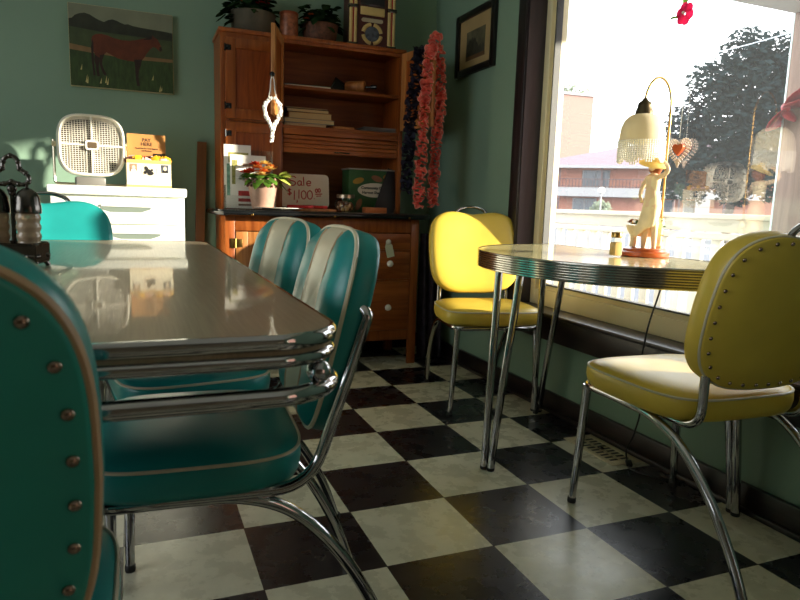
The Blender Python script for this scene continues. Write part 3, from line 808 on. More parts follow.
# clear brochure holder with three cards
bh = thing('brochure_holder', 'clear acrylic stand holding three tiers of white cards', 'card holder', (-.325, 1.68, CT))
q = MB()
q.box(-.125, .125, .035, .038, 0, .30).box(-.125, -.122, -.05, .038, 0, .12).box(.122, .125, -.05, .038, 0, .12).box(-.125, .125, -.05, .038, 0, .003).box(-.125, .125, -.05, -.047, 0, .07)
q.build('stand', K['acrylic'], bh)
def pic_card(x0, x1, y, z0, z1, cols, parent):
    o = MB().box(x0, x1, y, y + .002, z0, z1).build('card', K['paper'], parent)
    w_, h_ = x1 - x0, z1 - z0
    for (a, b_, c, d_, cc) in cols:
        MB().box(x0 + a * w_, x0 + b_ * w_, y - .001, y, z0 + c * h_, z0 + d_ * h_).build('print', cc, o)
g1 = mat('print_olive', (150, 146, 84), .6, noise=.4, nscale=60); g2 = mat('print_teal', (120, 160, 140), .6, noise=.4, nscale=50); g3 = mat('print_red', (186, 62, 60), .6, noise=.3, nscale=60); g4 = mat('print_brown', (130, 100, 80), .6, noise=.4, nscale=70)
pic_card(-.122, .012, .028, .006, .322, ((.16, .9, .72, .88, g1), (.1, .45, .2, .7, g2)), bh)
pic_card(-.095, .082, .004, .006, .272, ((.35, .82, .74, .84, g4), (.05, .2, .45, .9, g1)), bh)
pic_card(-.072, .06, -.022, .006, .214, ((.1, .9, .30, .42, g3), (.1, .9, .16, .24, g3), (.1, .9, .06, .11, g4)), bh)
# flower pot on a plate
pl = MB().lathe([(.0, .004), (.06, .004), (.075, .006), (.118, .014), (.13, .017), (.131, .0195), (.118, .017), (.075, .0085), (1e-5, .008)][1:], 36).build('plate', K['porcelain']); pl.location = (-.19, 1.635, CT - .0035)
tag(pl, 'shallow white plate under the lace flower pot', 'plate')
fp = thing('flower_pot', 'sunlit lace-edged pot of orange flowers and lime leaves', 'potted flowers', (-.268, 1.625, CT + .0055)); fp.scale = (1.1, 1.1, 1.14)
pot = MB().lathe([(1e-5, 0), (.046, 0), (.05, .01), (.066, .10), (.073, .13), (.069, .13), (.062, .1), (.05, .02), (1e-5, .018)], 28)
pot = pot.build('pot', mat('pink_beige_ceramic', (168, 134, 118), .45, noise=.12, nscale=50), fp)
q = MB()
for i in range(26):
    a = 2 * PI * i / 26; rr = .0725
    q.sphere((rr * cos(a), rr * sin(a), .128 - .012 * (i % 2)), .009, 8, 6)
    q.sphere((.0705 * cos(a + .1), .0705 * sin(a + .1), .11 - .01 * (i % 2)), .006, 8, 6)
q.build('lace_rim', mat('brown_lace', (124, 88, 72), .6, noise=.3, nscale=80), pot)
def leaf(m, base, d, L_, wd, mi=0, droop=.3):
    d = Vector(d).normalized(); side = d.cross(Vector((0, 0, 1)));
    if side.length < .1: side = Vector((1, 0, 0))
    side.normalize(); up = side.cross(d)
    vs = []; b = Vector(base); n = 5
    for i in range(n + 1):
        s_ = i / n; wv = wd * sin(PI * min(1, s_ * .92 + .06)) ** .8
        c = b + d * L_ * s_ - Vector((0, 0, 1)) * droop * L_ * s_ * s_
        vs += [c - side * wv - up * wv * .25, c, c + side * wv - up * wv * .25]
    fs = []
    for i in range(n):
        for j in range(2): fs.append([i * 3 + j, i * 3 + j + 1, i * 3 + j + 4, i * 3 + j + 3])
    m.add(vs, fs, mi, True)
def blossom(m, c, r, mi, n=6):
    c = Vector(c)
    for layer, (rr, tilt) in enumerate(((r, .25), (r * .7, .8))):
        for k in range(n):
            a = 2 * PI * k / n + layer * .5 + c.x * 40
            leaf(m, c, (cos(a), sin(a), tilt), rr, rr * .42, mi, .1)
    m.sphere(c + Vector((0, 0, r * .2)), r * .22, 8, 5, mi)
q = MB()
for i in range(80):
    a = random.uniform(0, 2 * PI); e = random.uniform(-.3, .9)
    leaf(q, (.04 * cos(a), .04 * sin(a), .14), (cos(a), sin(a), e), random.uniform(.05, .085), .021, 0, .6)
q.build('leaves', K['greenleaf'], fp)
q = MB()
for i in range(34):
    a = random.uniform(-.9, .9); e = random.uniform(-.2, 1.3)
    leaf(q, (.05 + .02 * cos(a), .02 * sin(a) - .02, .14), (cos(a), sin(a) * .6 - .3, e), random.uniform(.045, .075), .022, 0, .4)
o = q.build('pale_leaves', K['limeleaf'], fp); o['label'] = 'lime green leaves'
for i, (x, y, z, cc) in enumerate(((-.06, -.01, .17, 0), (-.03, -.03, .185, 1), (-.005, -.04, .17, 1), (.02, -.03, .182, 2), (-.035, .0, .2, 0), (.005, .0, .205, 2), (.035, -.005, .19, 1), (-.07, .02, .165, 0), (-.015, -.05, .155, 2))):
    q = MB(); blossom(q, (x, y - .012, z - .008), .036, 0)
    q.build('blossom', [leaf_mat('red_blossom', (196, 66, 40)), leaf_mat('orange_blossom', (238, 140, 66)), leaf_mat('peach_blossom', (248, 200, 120))][cc], fp)
# sale sign
sg = thing('sale_sign', 'white rounded board hand lettered in red with a sale price', 'sign', (.003, 1.835, CT + .018), 0, rot=(math.radians(-8), 0, 0))
bd = MB().prism(rrect(-.135, .135, 0, .183, .024), -.004, .004, 'xz').build('board', mat('cream_board', (240, 230, 216), .5, noise=.03), sg)
def pen(strokes, ox, oz, s_, r):
    q = MB()
    for st_ in strokes:
        P = [(ox + x * s_, -.0046, oz + z * s_) for x, z in st_]
        q.tube(catmull(P, 5) if len(P) > 2 else P, r, 6, squash=1)
    return q
S_ = [[(.85, .85), (.6, 1), (.2, .95), (.05, .75), (.25, .55), (.65, .45), (.8, .25), (.6, .03), (.2, 0), (0, .15)]]
a_ = [[(.5, .5), (.25, .55), (.05, .3), (.2, .03), (.45, .15), (.5, .5)], [(.5, .5), (.5, .15), (.62, 0)]]
l_ = [[(0, 1.05), (.02, .5), (.03, 0)]]
e_ = [[(.02, .3), (.5, .33), (.45, .55), (.2, .58), (.02, .3), (.2, .03), (.5, .1)]]
D_ = [[(.6, .8), (.35, .9), (.05, .75), (.3, .5), (.6, .3), (.35, .08), (0, .2)], [(.33, 1.08), (.31, -.12)]]
one = [[(0, .02), (.02, .5), (.04, 1)]]
comma = [[(0, .1), (.04, -.05), (-.05, -.2)]]
zero = [[(.3, 1), (.03, .75), (.05, .2), (.3, 0), (.55, .25), (.55, .75), (.3, 1)]]
dot = [[(0, .05), (.04, 0)]]
line = [[(0, 0), (.9, .06)]]
q = MB()
for st_, ox, oz, s_ in ((S_, -.092, .118, .05), (a_, -.044, .118, .048), (l_, -.008, .118, .046), (e_, .008, .118, .046),
                        (D_, -.098, .066, .034), (one, -.062, .038, .052), (comma, -.047, .034, .05), (one, -.036, .046, .05), (zero, -.022, .046, .046), (zero, .012, .046, .048),
                        (dot, .05, .048, .05), (zero, .058, .084, .02), (zero, .074, .086, .02), (line, .056, .074, .044), (line, .062, .064, .03)):
    p_ = pen(st_, ox, oz, s_, .0027); q.add(p_.v, p_.f)
q.build('lettering', K['redink'], bd)
bx('cutting_board', 'flat wooden board lying on the counter in front of the sale sign', 'board', -.165, .125, 1.645, 1.755, CT, CT + .014, K['woodl'], .003)
for i, (x, y, a, lb) in enumerate(((-.085, 1.70, .3, 'red marker pen at the left on the cutting board'), (-.035, 1.69, -.5, 'red marker pen in the middle of the cutting board'), (.045, 1.70, .1, 'red marker pen at the right on the cutting board'))):
    mk = thing('marker_pen', lb, 'pen', (x, y, CT + .014 + .0085), a, 'pens on the cutting board')
    MB().tube([(-.045, 0, 0), (.02, 0, 0)], .0085, 10).build('barrel', K['redink'], mk); MB().tube([(.02, 0, 0), (.045, 0, 0)], .0084, 10).build('cap', K['red'], mk)
er = bx('eraser', 'black board eraser lying under the sale sign', 'eraser', -.045, .035, 1.725, 1.75, CT + .014, CT + .032, K['black'], .003)
# storage jar
jr = thing('storage_jar', 'small round glass jar of brown sweets with a metal lid', 'jar', (.192, 1.70, CT))
MB().lathe([(1e-5, .002), (.05, .002), (.058, .012), (.06, .04), (.052, .06), (.044, .068), (.046, .07), (.046, .076)], 28).build('glass', K['glass'], jr)
q = MB()
for i in range(46):
    a = random.uniform(0, 2 * PI); r_ = .042 * math.sqrt(random.random()); z = random.uniform(.012, .05)
    q.sphere((r_ * cos(a), r_ * sin(a), z), .011, 7, 5, i % 2)
o = q.build('sweets', [mat('brown_sweet', (120, 70, 40), .3, noise=.2), mat('amber_sweet', (190, 140, 80), .3, noise=.2)], jr); o['kind'] = 'stuff'
MB().lathe([(1e-5, .076), (.049, .076), (.049, .092), (.046, .095), (1e-5, .095)], 28).build('lid', mat('pewter_lid', (176, 160, 140), .3, 1, noise=.1), jr)
# green donation box
gb = thing('donation_box', 'green cardboard box with white oval label inside the hutch', 'box', (.375, 1.86, CT))
body = MB().box(-.135, .165, -.06, .07, 0, .235, .002).build('carton', mat('dark_green_card', (46, 84, 44), .6, noise=.25, nscale=14), gb)
MB().box(-.14, .17, -.065, .075, .235, .243, .002).build('lid', mat('grey_card_edge', (150, 138, 126), .6, noise=.1), gb)
el = [(.022 + .105 * cos(2 * PI * i / 40), .125 + .040 * sin(2 * PI * i / 40)) for i in range(40)]
lb = MB().prism(el, -.062, -.0602, 'xz').build('oval_label', mat('label_white', (214, 202, 184), .6), gb)
for s_, dz, sz in (('Community Garden', .131, .021), ('Harvest Share Box', .105, .021)):
    moved(text_mb(s_, sz, .0004, bold=.0006), T(.022, -.0626, dz) @ FACE_Y).build('lettering', K['blackink'], lb)
for i, (x, z, a) in enumerate(((-.08, .175, .3), (.03, .19, -.3), (.10, .205, .2), (-.075, .045, 1.2), (.13, .05, -.4))):
    q = MB()
    leaf(q, (x, -.0612, z), (cos(a), 0, sin(a)), .06, .014, 0, 0); 
    q.v = [Vector((v.x, -.0606 - .0002 * (k % 3), v.z)) for k, v in enumerate(q.v)]
    q2 = MB().prism([(x + .034 * cos(a) * cos(tt) - .016 * sin(a) * sin(tt), z + .034 * sin(a) * cos(tt) + .016 * cos(a) * sin(tt)) for tt in [2 * PI * j / 20 for j in range(20)]], -.0612, -.0602, 'xz')
    q2.build('printed_fruit', mat('ochre_print_%d' % i, (166, 128, 48) if i % 2 == 0 else (140, 90, 60), .6, noise=.2), body)
dk = thing('leaning_folder', 'black folder leaning against the green box', 'folder', (.435, 1.765, CT + .002), 0, rot=(math.radians(-9), math.radians(22), 0))
MB().box(-.06, .06, -.006, .006, 0, .25, .002).build('cover', mat('black_leatherette', (26, 22, 24), .5, noise=.2), dk)
MB().tube([(.058, -.007, .004), (.058, -.007, .246)], .0022, 6).build('spine_edge', mat('tan_edge', (120, 84, 60), .5), dk)
bx('small_carton', 'little orange wooden box at the front right of the counter', 'box', .293, .417, 1.66, 1.72, CT, CT + .03, mat('orange_box', (196, 112, 60), .5, noise=.1), .003)
# necklace hanging from the open door
nk = thing('bead_necklace', 'white frilled bead necklace hanging from the open cabinet door', 'necklace', (kx.x + .03, kx.y, 1.47))
nx = ODX @ Vector((ODL + .018, 0, 0)); nk.location = (nx.x, nx.y, 1.467)
q = MB()
for s_ in (-1, 1):
    q.tube(catmull([(0, 0, .012), (s_ * .008, -.003, -.02), (s_ * .011, -.005, -.06), (s_ * .02, -.006, -.105)], 6), .0028, 6)
q.build('cord', K['paper'], nk)
q = MB()
for s_ in (-1, 1):
    P = catmull([(s_ * .008, -.006, -.095), (s_ * .03, -.007, -.12), (s_ * .036, -.008, -.155), (s_ * .025, -.008, -.19), (s_ * .006, -.008, -.225), (0, -.008, -.25), (-.004, -.008, -.295)], 8)
    for i, p in enumerate(P):
        for k in range(3):
            q.sphere(p + Vector((random.uniform(-.006, .006), random.uniform(-.006, .006), random.uniform(-.004, .004))), random.uniform(.004, .0075) * (1 if i < 40 else .7), 7, 5)
o = q.build('beads', K['paper'], nk); o['kind'] = 'stuff'
# flower leis over the right-hand open door
def lei(name, label, paths, m, loc, r0, n, tipm):
    t = thing(name, label, 'lei', loc)
    for P in paths:
        P = catmull(P, 10); L_ = [0]
        for a, b in zip(P, P[1:]): L_.append(L_[-1] + (b - a).length)
        q = MB(); cnt = int(L_[-1] / .016)
        for k in range(cnt):
            d = L_[-1] * k / cnt; i = max(j for j in range(len(P) - 1) if L_[j] <= d); c = P[i].lerp(P[i + 1], (d - L_[i]) / (L_[i + 1] - L_[i] + 1e-9))
            tg = (P[i + 1] - P[i]).normalized(); u = tg.orthogonal().normalized(); v_ = tg.cross(u)
            tg = (tg + Vector((random.gauss(0, .3), random.gauss(0, .3), random.gauss(0, .12)))).normalized(); u = tg.orthogonal().normalized(); v_ = tg.cross(u)
            ph = random.uniform(0, 6); p2 = random.uniform(0, 6); N = 36; vs = [c]; fs = []; rr0 = r0 * random.uniform(.85, 1.15)
            for ring_i, (f, am) in enumerate(((.5, .3), (.94, .95), (1.03, 1.05))):
                for j in range(N):
                    a = 2 * PI * j / N
                    wv = (sin(a * 4 + ph) * .0085 + sin(a * 3 + p2) * .005) * am
                    rr = rr0 * f * (1 + .13 * sin(a * 3 + p2) + .06 * sin(a * 5 + ph + 1))
                    vs.append(c + (u * cos(a) + v_ * sin(a)) * rr + tg * wv)
            for j in range(N): fs.append([0, 1 + j, 1 + (j + 1) % N])
            q.add(vs, fs, 0)
            o_ = len(q.v) - len(vs)
            for (ra, rb, mi) in ((0, 1, 0), (1, 2, 1)):
                for j in range(N):
                    q.f.append([o_ + 1 + ra * N + j, o_ + 1 + ra * N + (j + 1) % N, o_ + 1 + rb * N + (j + 1) % N, o_ + 1 + rb * N + j]); q.mi.append(mi); q.sm.append(True)
        o = q.build('strand', [m, tipm], t, 180)
    return t
ex, ey = .572, 1.44
lei('flower_lei', 'coral red ruffled flower lei draped over the open right cabinet door', [[(-.006, -.02, .895), (-.040, -.025, .80), (-.056, -.03, .65), (-.064, -.03, .5), (-.072, -.03, .25), (-.078, -.03, .03)], [(.012, .01, .86), (.040, .02, .77), (.050, .02, .6), (.036, .02, .4), (.028, .02, .2), (.026, .02, .03)]], K['lei'], (ex, ey, .852), .029, 0, K['leitip'])
lei('flower_lei', 'dark blue ruffled lei hanging behind the coral one', [[(-.068, .05, .84), (-.088, .045, .7), (-.105, .045, .5), (-.115, .045, .3), (-.12, .045, .1)]], K['darklei'], (ex - .005, ey - .02, .852), .032, 0, K['darklei'])
# on top of the cabinet
TZ = UZ1
def planter(name, label, x, y, prof, mpot, r, leaves, flowers, lm, h):
    t = thing(name, label, 'potted plant', (x, y, TZ))
    MB().lathe(prof, 32).build('pot', mpot, t)
    q = MB()
    for i in range(leaves):
        a = random.uniform(0, 2 * PI); e = random.uniform(-.3, 1.6); r_ = r * random.random()
        leaf(q, (r_ * cos(a), r_ * sin(a), h + random.uniform(-.01, .09)), (cos(a), sin(a), e), random.uniform(.045, .085), random.uniform(.018, .03), 0, .6)
    q.build('foliage', lm, t)
    for (fx, fy, fz, fr_, fm) in flowers:
        q = MB(); blossom(q, (fx, fy, fz), fr_, 0, 7); q.build('blossom', fm, t)
    return t
redf = leaf_mat('deep_red_flower', (170, 24, 30)); orf = leaf_mat('orange_flower', (200, 90, 40))
t = planter('planter', 'round grey tub of red flowers on the left of the hutch top', -.275, 1.89, [(1e-5, 0), (.095, 0), (.1, .005), (.118, .10), (.122, .112), (.114, .112), (.108, .10), (1e-5, .095)], mat('grey_green_tub', (84, 78, 62), .7, noise=.3, nscale=14), .1, 150, ((.045, -.05, .155, .045, redf), (.02, -.03, .19, .04, redf), (-.045, -.06, .16, .03, orf), (.07, .0, .2, .04, redf), (-.02, .0, .22, .04, orf)), K['darkleaf'], .115)
q = MB()
for k in range(22):
    leaf(q, (-.10 - .006 * (k % 9), -.05 + .01 * (k % 3), .15 - .009 * (k % 11)), (-.8, -.5 + .2 * (k % 6), -.4 + .15 * (k % 7)), .045, .02, 0, .5)
q.build('trailing_stem', K['darkleaf'], t)
tn = thing('biscuit_tin', 'tall cylindrical rust patterned tin between the planters', 'tin', (-.087, 1.87, TZ))
MB().lathe([(1e-5, 0), (.047, 0), (.048, .003), (.048, .128), (1e-5, .128)], 28).build('can', mat('rust_print', (150, 88, 58), .4, noise=.55, nscale=45), tn)
MB().lathe([(1e-5, .126), (.0495, .126), (.0495, .139), (.047, .142), (1e-5, .142)], 28).build('lid', mat('tin_lid', (150, 74, 48), .35, .4, noise=.1), tn)
planter('planter', 'brown wicker basket of dark foliage beside the jukebox', .085, 1.885, [(1e-5, 0), (.08, 0), (.084, .01), (.092, .05), (.098, .095), (.102, .1), (.095, .1), (.09, .09), (1e-5, .085)], mat('wicker', (92, 58, 40), .7, noise=.5, nscale=70, bump=.5, bscale=120), .085, 110, ((-.06, -.05, .14, .022, orf), (-.08, -.03, .12, .02, orf)), K['darkleaf'], .1)
# jukebox radio
jk = thing('jukebox_radio', 'small cream and dark red tabletop jukebox on the hutch', 'radio', (.363, 1.88, TZ)); jk.scale = (1.12, 1, 1.06)
jdr = mat('jukebox_maroon', (76, 30, 28), .3, noise=.2); jcr = mat('jukebox_cream', (214, 186, 122), .4, noise=.1); jrd = mat('jukebox_red_tube', (150, 30, 28), .25)
arch = [(-.115, 0), (.115, 0)] + [(.115 * cos(PI * i / 16), .30 + .115 * sin(PI * i / 16)) for i in range(17)]
jb_ = MB().prism(arch, -.055, .06, 'xz').build('case', jdr, jk)
for s_ in (-1, 1):
    for dx in (.068 + .042, .068 + .02):
        MB().tube([(s_ * dx, -.06, .012), (s_ * dx, -.06, .30)], .009, 10).build('column', jcr, jk)
    MB().tube([(s_ * .1, -.062, .012), (s_ * .1, -.062, .30)], .005, 8).build('tube_light', jrd, jk)
    for z in (.014, .20): MB().box(s_ * .1 - .024, s_ * .1 + .024, -.072, -.05, z - .009, z + .009, .003).build('chrome_clasp', K['darkmetal'], jk)
MB().box(-.062, .062, -.063, -.054, .165, .205, .002).build('selector_panel', jcr, jk)
MB().prism(rrect(-.055, .055, .132, .15, .0088), -.061, -.054, 'xz').build('button_bar', mat('aged_ivory', (190, 178, 150), .4, noise=.1), jk)
MB().prism([(.036 * cos(2 * PI * i / 30), .075 + .036 * sin(2 * PI * i / 30)) for i in range(30)], -.06, -.054, 'xz').build('speaker_badge', mat('blue_grey_badge', (74, 82, 96), .4, noise=.6, nscale=60), jk)
for k in range(4):
    a0 = PI / 4 + k * PI / 2
    P = [(.047 * cos(a0 + t_ * .62), -.058, .075 + .047 * sin(a0 + t_ * .62)) for t_ in (-1, -.6, -.2, .2, .6, 1)]
    MB().tube(P, .0095, 8).build('grille_arc', jcr, jk)
MB().box(-.062, .062, -.062, -.054, .212, .262, .003).build('display_window', mat('dark_display', (44, 40, 44), .15), jk)
# price tag on top drawer
pt = thing('price_tag', 'pale paper tag hanging on the top drawer', 'tag', (.43, BF - .009, .61), 0, rot=(0, math.radians(-14), 0))
MB().prism([(-.022, 0), (.022, 0), (.022, .062), (.012, .08), (-.012, .08), (-.022, .062)], -.001, .001, 'xz').build('card', mat('pale_green_card', (206, 204, 170), .7), pt)
MB().lathe([(.005, 0), (.005, .004), (.014, .006), (.016, .012), (.009, .017), (1e-5, .018)], 16, X=T(.0, .001, .085) @ R(PI / 2, 'X')).build('knob_ring', mat('pale_disc', (206, 200, 176), .5), pt)
# dark patterned cloth beside the cabinet
q = MB(); vs = []; fs = []; nx_, nz_ = 26, 10
for j in range(nz_ + 1):
    for i in range(nx_ + 1):
        u = i / nx_; z = .02 + .72 * j / nz_
        vs.append((-.07 + .14 * u, .022 * sin(u * 17 + j * .25) * (1 - .3 * j / nz_), z))
for j in range(nz_):
    for i in range(nx_): a = j * (nx_ + 1) + i; fs.append([a, a + 1, a + nx_ + 2, a + nx_ + 1])
q.add(vs, fs, 0)
o = q.build('hanging_cloth', mat('dark_floral_cloth', (40, 30, 38), .85, noise=.7, nscale=26)); o.location = (.70, 1.66, 0)
sd = o.modifiers.new('thickness', 'SOLIDIFY'); sd.thickness = .003
tag(o, 'dark patterned cloth bunched between the hutch and the corner', 'cloth')
# plank leaning beside the cabinet
pk = MB().prism([(-.024, 0), (.024, 0), (.03, 1.2), (-.018, 1.2)], -.012, .012, 'xz').build('wooden_plank', K['brownplank'])
pk.location = (-.572, 1.93, 0); pk.rotation_euler = (math.radians(-4.2), math.radians(2), 0); tag(pk, 'narrow brown plank leaning on the green wall left of the hutch', 'plank')

# ------------------------------------------------------------------ white drawer chest, fan, candy box
ch = thing('drawer_chest', 'white enamel drawer chest with cut-out pulls below the fan', 'chest of drawers', (-.93, 1.80, 0))
CX0, CX1, CF, CB, CH = -.29, .288, -.25, .235, .938
MB().box(CX0 + .006, CX1 - .006, CF + .02, CB, .02, .895, .003).build('case', K['white'], ch)
MB().box(CX0 - .004, CX1 + .004, CF - .008, CB + .003, .896, CH, .008).build('top', K['white'], ch)
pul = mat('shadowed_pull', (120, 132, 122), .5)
for k, z1 in enumerate((.888, .762, .60, .42, .22)):
    z0 = (.888, .762, .60, .42, .22, .03)[k + 1] + .006
    o = MB().box(CX0 + .008, CX1 - .008, CF, CF + .02, z0, z1, .006).build('drawer', K['white'], ch)
    zt = z1 - (.04 if k == 0 else .036); px = -.06 if k % 2 == 0 else -.02
    px -= .0
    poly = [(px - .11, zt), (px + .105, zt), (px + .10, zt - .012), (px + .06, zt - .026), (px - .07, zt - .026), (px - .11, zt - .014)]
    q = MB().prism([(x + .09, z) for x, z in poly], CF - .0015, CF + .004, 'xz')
    q.build('pull_shade', pul, o)  # flat patch, the recess shade put into its colour
    MB().box(px - .02, px + .195, CF - .008, CF, zt - .002, zt + .008, .002).build('pull_lip', K['white'], o)
fn = thing('box_fan', 'white desk fan with rounded square grille on the white chest', 'fan', (-1.05, 1.70, CH), math.radians(8))
zc = .182; rr_ = .142
ol = superell(rr_ * 1.0, rr_ * .985, 3.3, 72)
def fan_ring(prof, name, m, par):
    q = MB(); vs = []; fs = []; n = len(ol)
    for (s_, y) in prof: vs += [(x * s_, y, z * s_ + zc) for x, z in ol]
    for i in range(len(prof) - 1):
        for j in range(n): fs.append([i * n + j, i * n + (j + 1) % n, (i + 1) * n + (j + 1) % n, (i + 1) * n + j])
    q.add(vs, fs, 0); return q.build(name, m, par)
shell = fan_ring([(.90, -.05), (.905, -.062), (.94, -.068), (.985, -.062), (1.0, -.045), (1.0, .0), (.97, .04), (.88, .06), (.86, .05), (.93, .03), (.95, -.02), (.90, -.05)], 'housing', K['whiteplastic'], fn)
q = MB()
def half(x): # half-height of the grille at x
    v = max(0, 1 - (abs(x) / (rr_ * .91)) ** 3.3); return rr_ * .9 * v ** (1 / 3.3)
for k in range(-11, 12):
    x = k * .0113; h = half(x)
    if h > .01: q.box(x - .0009, x + .0009, -.054, -.052, zc - h, zc + h)
for k in range(-14, 15):
    z = k * .0089; h = half(z)
    if h > .01: q.box(-h, h, -.0535, -.0515, zc + z - .0008, zc + z + .0008)
q.build('grille', K['whiteplastic'], fn)
q = MB().box(-.004, .004, -.066, -.055, zc - rr_ * .9, zc + rr_ * .9, .002).box(-rr_ * .9, rr_ * .9, -.066, -.055, zc - .004, zc + .004, .002)
q.build('cross_bar', K['whiteplastic'], fn)
MB().prism(rrect(-.027, .027, zc - .021, zc + .021, .009), -.072, -.054, 'xz').build('hub_surround', K['whiteplastic'], fn)
MB().prism(rrect(-.02, .02, zc - .014, zc + .014, .006), -.0735, -.07, 'xz').build('hub_badge', mat('brown_badge', (110, 92, 70), .35, .4, noise=.3), fn)
MB().prism([(x * .88, z * .88 + zc) for x, z in ol], .046, .05, 'xz').build('dark_backing', mat('grille_gap_dark', (34, 29, 25), .6, noise=.2), fn)  # dark sheet added behind the grille so its gaps read as shade
MB().lathe([(1e-5, -.03), (.026, -.03), (.03, -.02), (.03, .035), (1e-5, .035)], 20, X=T(0, 0, zc) @ R(PI / 2, 'X')).build('motor', K['black'], fn)
for k in range(4):
    a0 = k * PI / 2 + .5; vs = []; fs = []
    for i in range(6):
        for j in range(5):
            a = a0 + (j / 4 - .5) * 1.05; rr = .03 + .085 * i / 5
            vs.append((rr * cos(a), -.012 + .03 * (j / 4 - .5), zc + rr * sin(a)))
    for i in range(5):
        for j in range(4): fs.append([i * 5 + j, i * 5 + j + 1, i * 5 + j + 6, i * 5 + j + 5])
    q = MB().add(vs, fs, 0); o = q.build('fan_blade', mat('brown_blade', (56, 44, 34), .4, noise=.1), fn)
    sd = o.modifiers.new('thickness', 'SOLIDIFY'); sd.thickness = .003
yk = fillet([(-rr_ - .012, -.004, zc + .02), (-rr_ - .012, -.004, .006), (rr_ + .012, -.004, .006), (rr_ + .012, -.004, zc + .02)], .02)
MB().tube(yk, .006, 8).build('yoke', mat('chromed_wire', (190, 180, 160), .2, 1, noise=.1), fn)
for s_ in (-1, 1): MB().lathe([(1e-5, -.008), (.012, -.008), (.012, .008), (1e-5, .008)], 14, X=T(s_ * (rr_ + .010), -.004, zc) @ R(PI / 2, 'Y')).build('pivot_knob', K['cream'], fn)
MB().box(-.07, .055, -.05, .04, .0, .04, .006).build('base', K['greyplastic'], fn)
cdx = thing('candy_box', 'white charity candy box with tan back card beside the fan', 'candy box', (-.802, 1.66, CH), math.radians(3))
trb = MB().box(-.098, .098, -.042, -.04, .008, .112).box(-.098, .098, .04, .042, 0, .12).box(-.098, -.096, -.042, .042, .0, .115).box(.096, .098, -.042, .042, 0, .115).box(-.098, .098, -.042, .042, .0, .004).build('tray', mat('ivory_card', (236, 226, 200), .6, noise=.02), cdx)
MB().box(-.0985, .0985, -.0435, -.0425, .112, .128).box(-.0985, .0985, -.0435, -.0425, .0, .012).build('gold_edge', mat('tan_border', (206, 164, 100), .6), cdx)
MB().box(-.09, .082, .043, .046, .0, .252).build('back_card', K['kraft'], cdx)
for s_, z, sz in (('PAY', .218, .022), ('HERE', .199, .022), ('Thank You For Your Support', .183, .0085), ('and Kindness', .172, .0085)):
    moved(text_mb(s_, sz, .0004, bold=.0004), T(-.004, .0424, z) @ FACE_Y).build('lettering', K['brownink'], cdx)
MB().box(.026, .08, .041, .0425, .148, .164).build('printed_strip', K['black'], cdx)
for x, cc in ((-.068, (150, 120, 96)), (.07, (70, 76, 88))):
    o = MB().box(x - .015, x + .015, -.0445, -.0428, .072, .108).build('portrait_photo', mat('photo_ground', cc, .5, noise=.15, nscale=40), cdx)
    MB().prism([(x + .0075 * cos(2 * PI * i / 16), .091 + .010 * sin(2 * PI * i / 16)) for i in range(16)], -.0452, -.0444, 'xz').build('face_print', K['skin'], o)
    MB().prism([(x - .013, .072), (x + .013, .072), (x + .008, .082), (x - .008, .082)], -.0450, -.0444, 'xz').build('shoulder_print', K['paper'] if x < 0 else K['black'], o)
q = MB()
for (cx, cz, a, b, rot) in ((-.012, .088, .008, .012, .4), (-.003, .076, .012, .01, -.3), (.006, .066, .014, .009, .2), (-.018, .07, .006, .008, 0), (.012, .082, .005, .006, 0)):
    q.prism([(cx + a * cos(t_) * cos(rot) - b * sin(t_) * sin(rot), cz + a * cos(t_) * sin(rot) + b * sin(t_) * cos(rot)) for t_ in [2 * PI * i / 16 for i in range(16)]], -.0446, -.0428, 'xz')
q.build('emblem', K['blackink'], cdx)
MB().tube([(.0 + .034 * cos(2 * PI * i / 36), -.0428, .078 + .03 * sin(2 * PI * i / 36)) for i in range(36)], .0007, 5, True).build('emblem_ring', mat('pink_ring', (220, 150, 140), .6), cdx)
wr = [mat('yellow_wrapper', (232, 176, 40), .35, noise=.1), mat('red_wrapper', (190, 60, 46), .35, noise=.2), mat('brown_wrapper', (92, 48, 36), .35, noise=.2), mat('pink_wrapper', (236, 190, 176), .35, noise=.2)]
for i in range(14):
    x = -.082 + .0125 * i; y = -.018 + .022 * (i % 3); k = (2, 3, 1, 0, 3, 1, 3, 2, 1, 0, 3, 0, 3, 0)[i]
    w_ = MB().box(-.016, .016, -.006, .006, -.012, .018, .004); w_.prism([(-.024, -.008), (-.016, -.004), (-.016, .008), (-.024, .012)], -.002, .002, 'xz'); w_.prism([(.024, -.008), (.016, -.004), (.016, .008), (.024, .012)], -.002, .002, 'xz')
    o = w_.build('candy', wr[k]); o.location = (-.802 + x, 1.66 + y, CH + .122 + .01 * (i % 2)); o.rotation_euler = (random.uniform(-.3, .3), random.uniform(-.5, .5), random.uniform(-.4, .4))
    tag(o, 'small wrapped candy standing in the white charity box', 'candy', 'wrapped candies in the box')

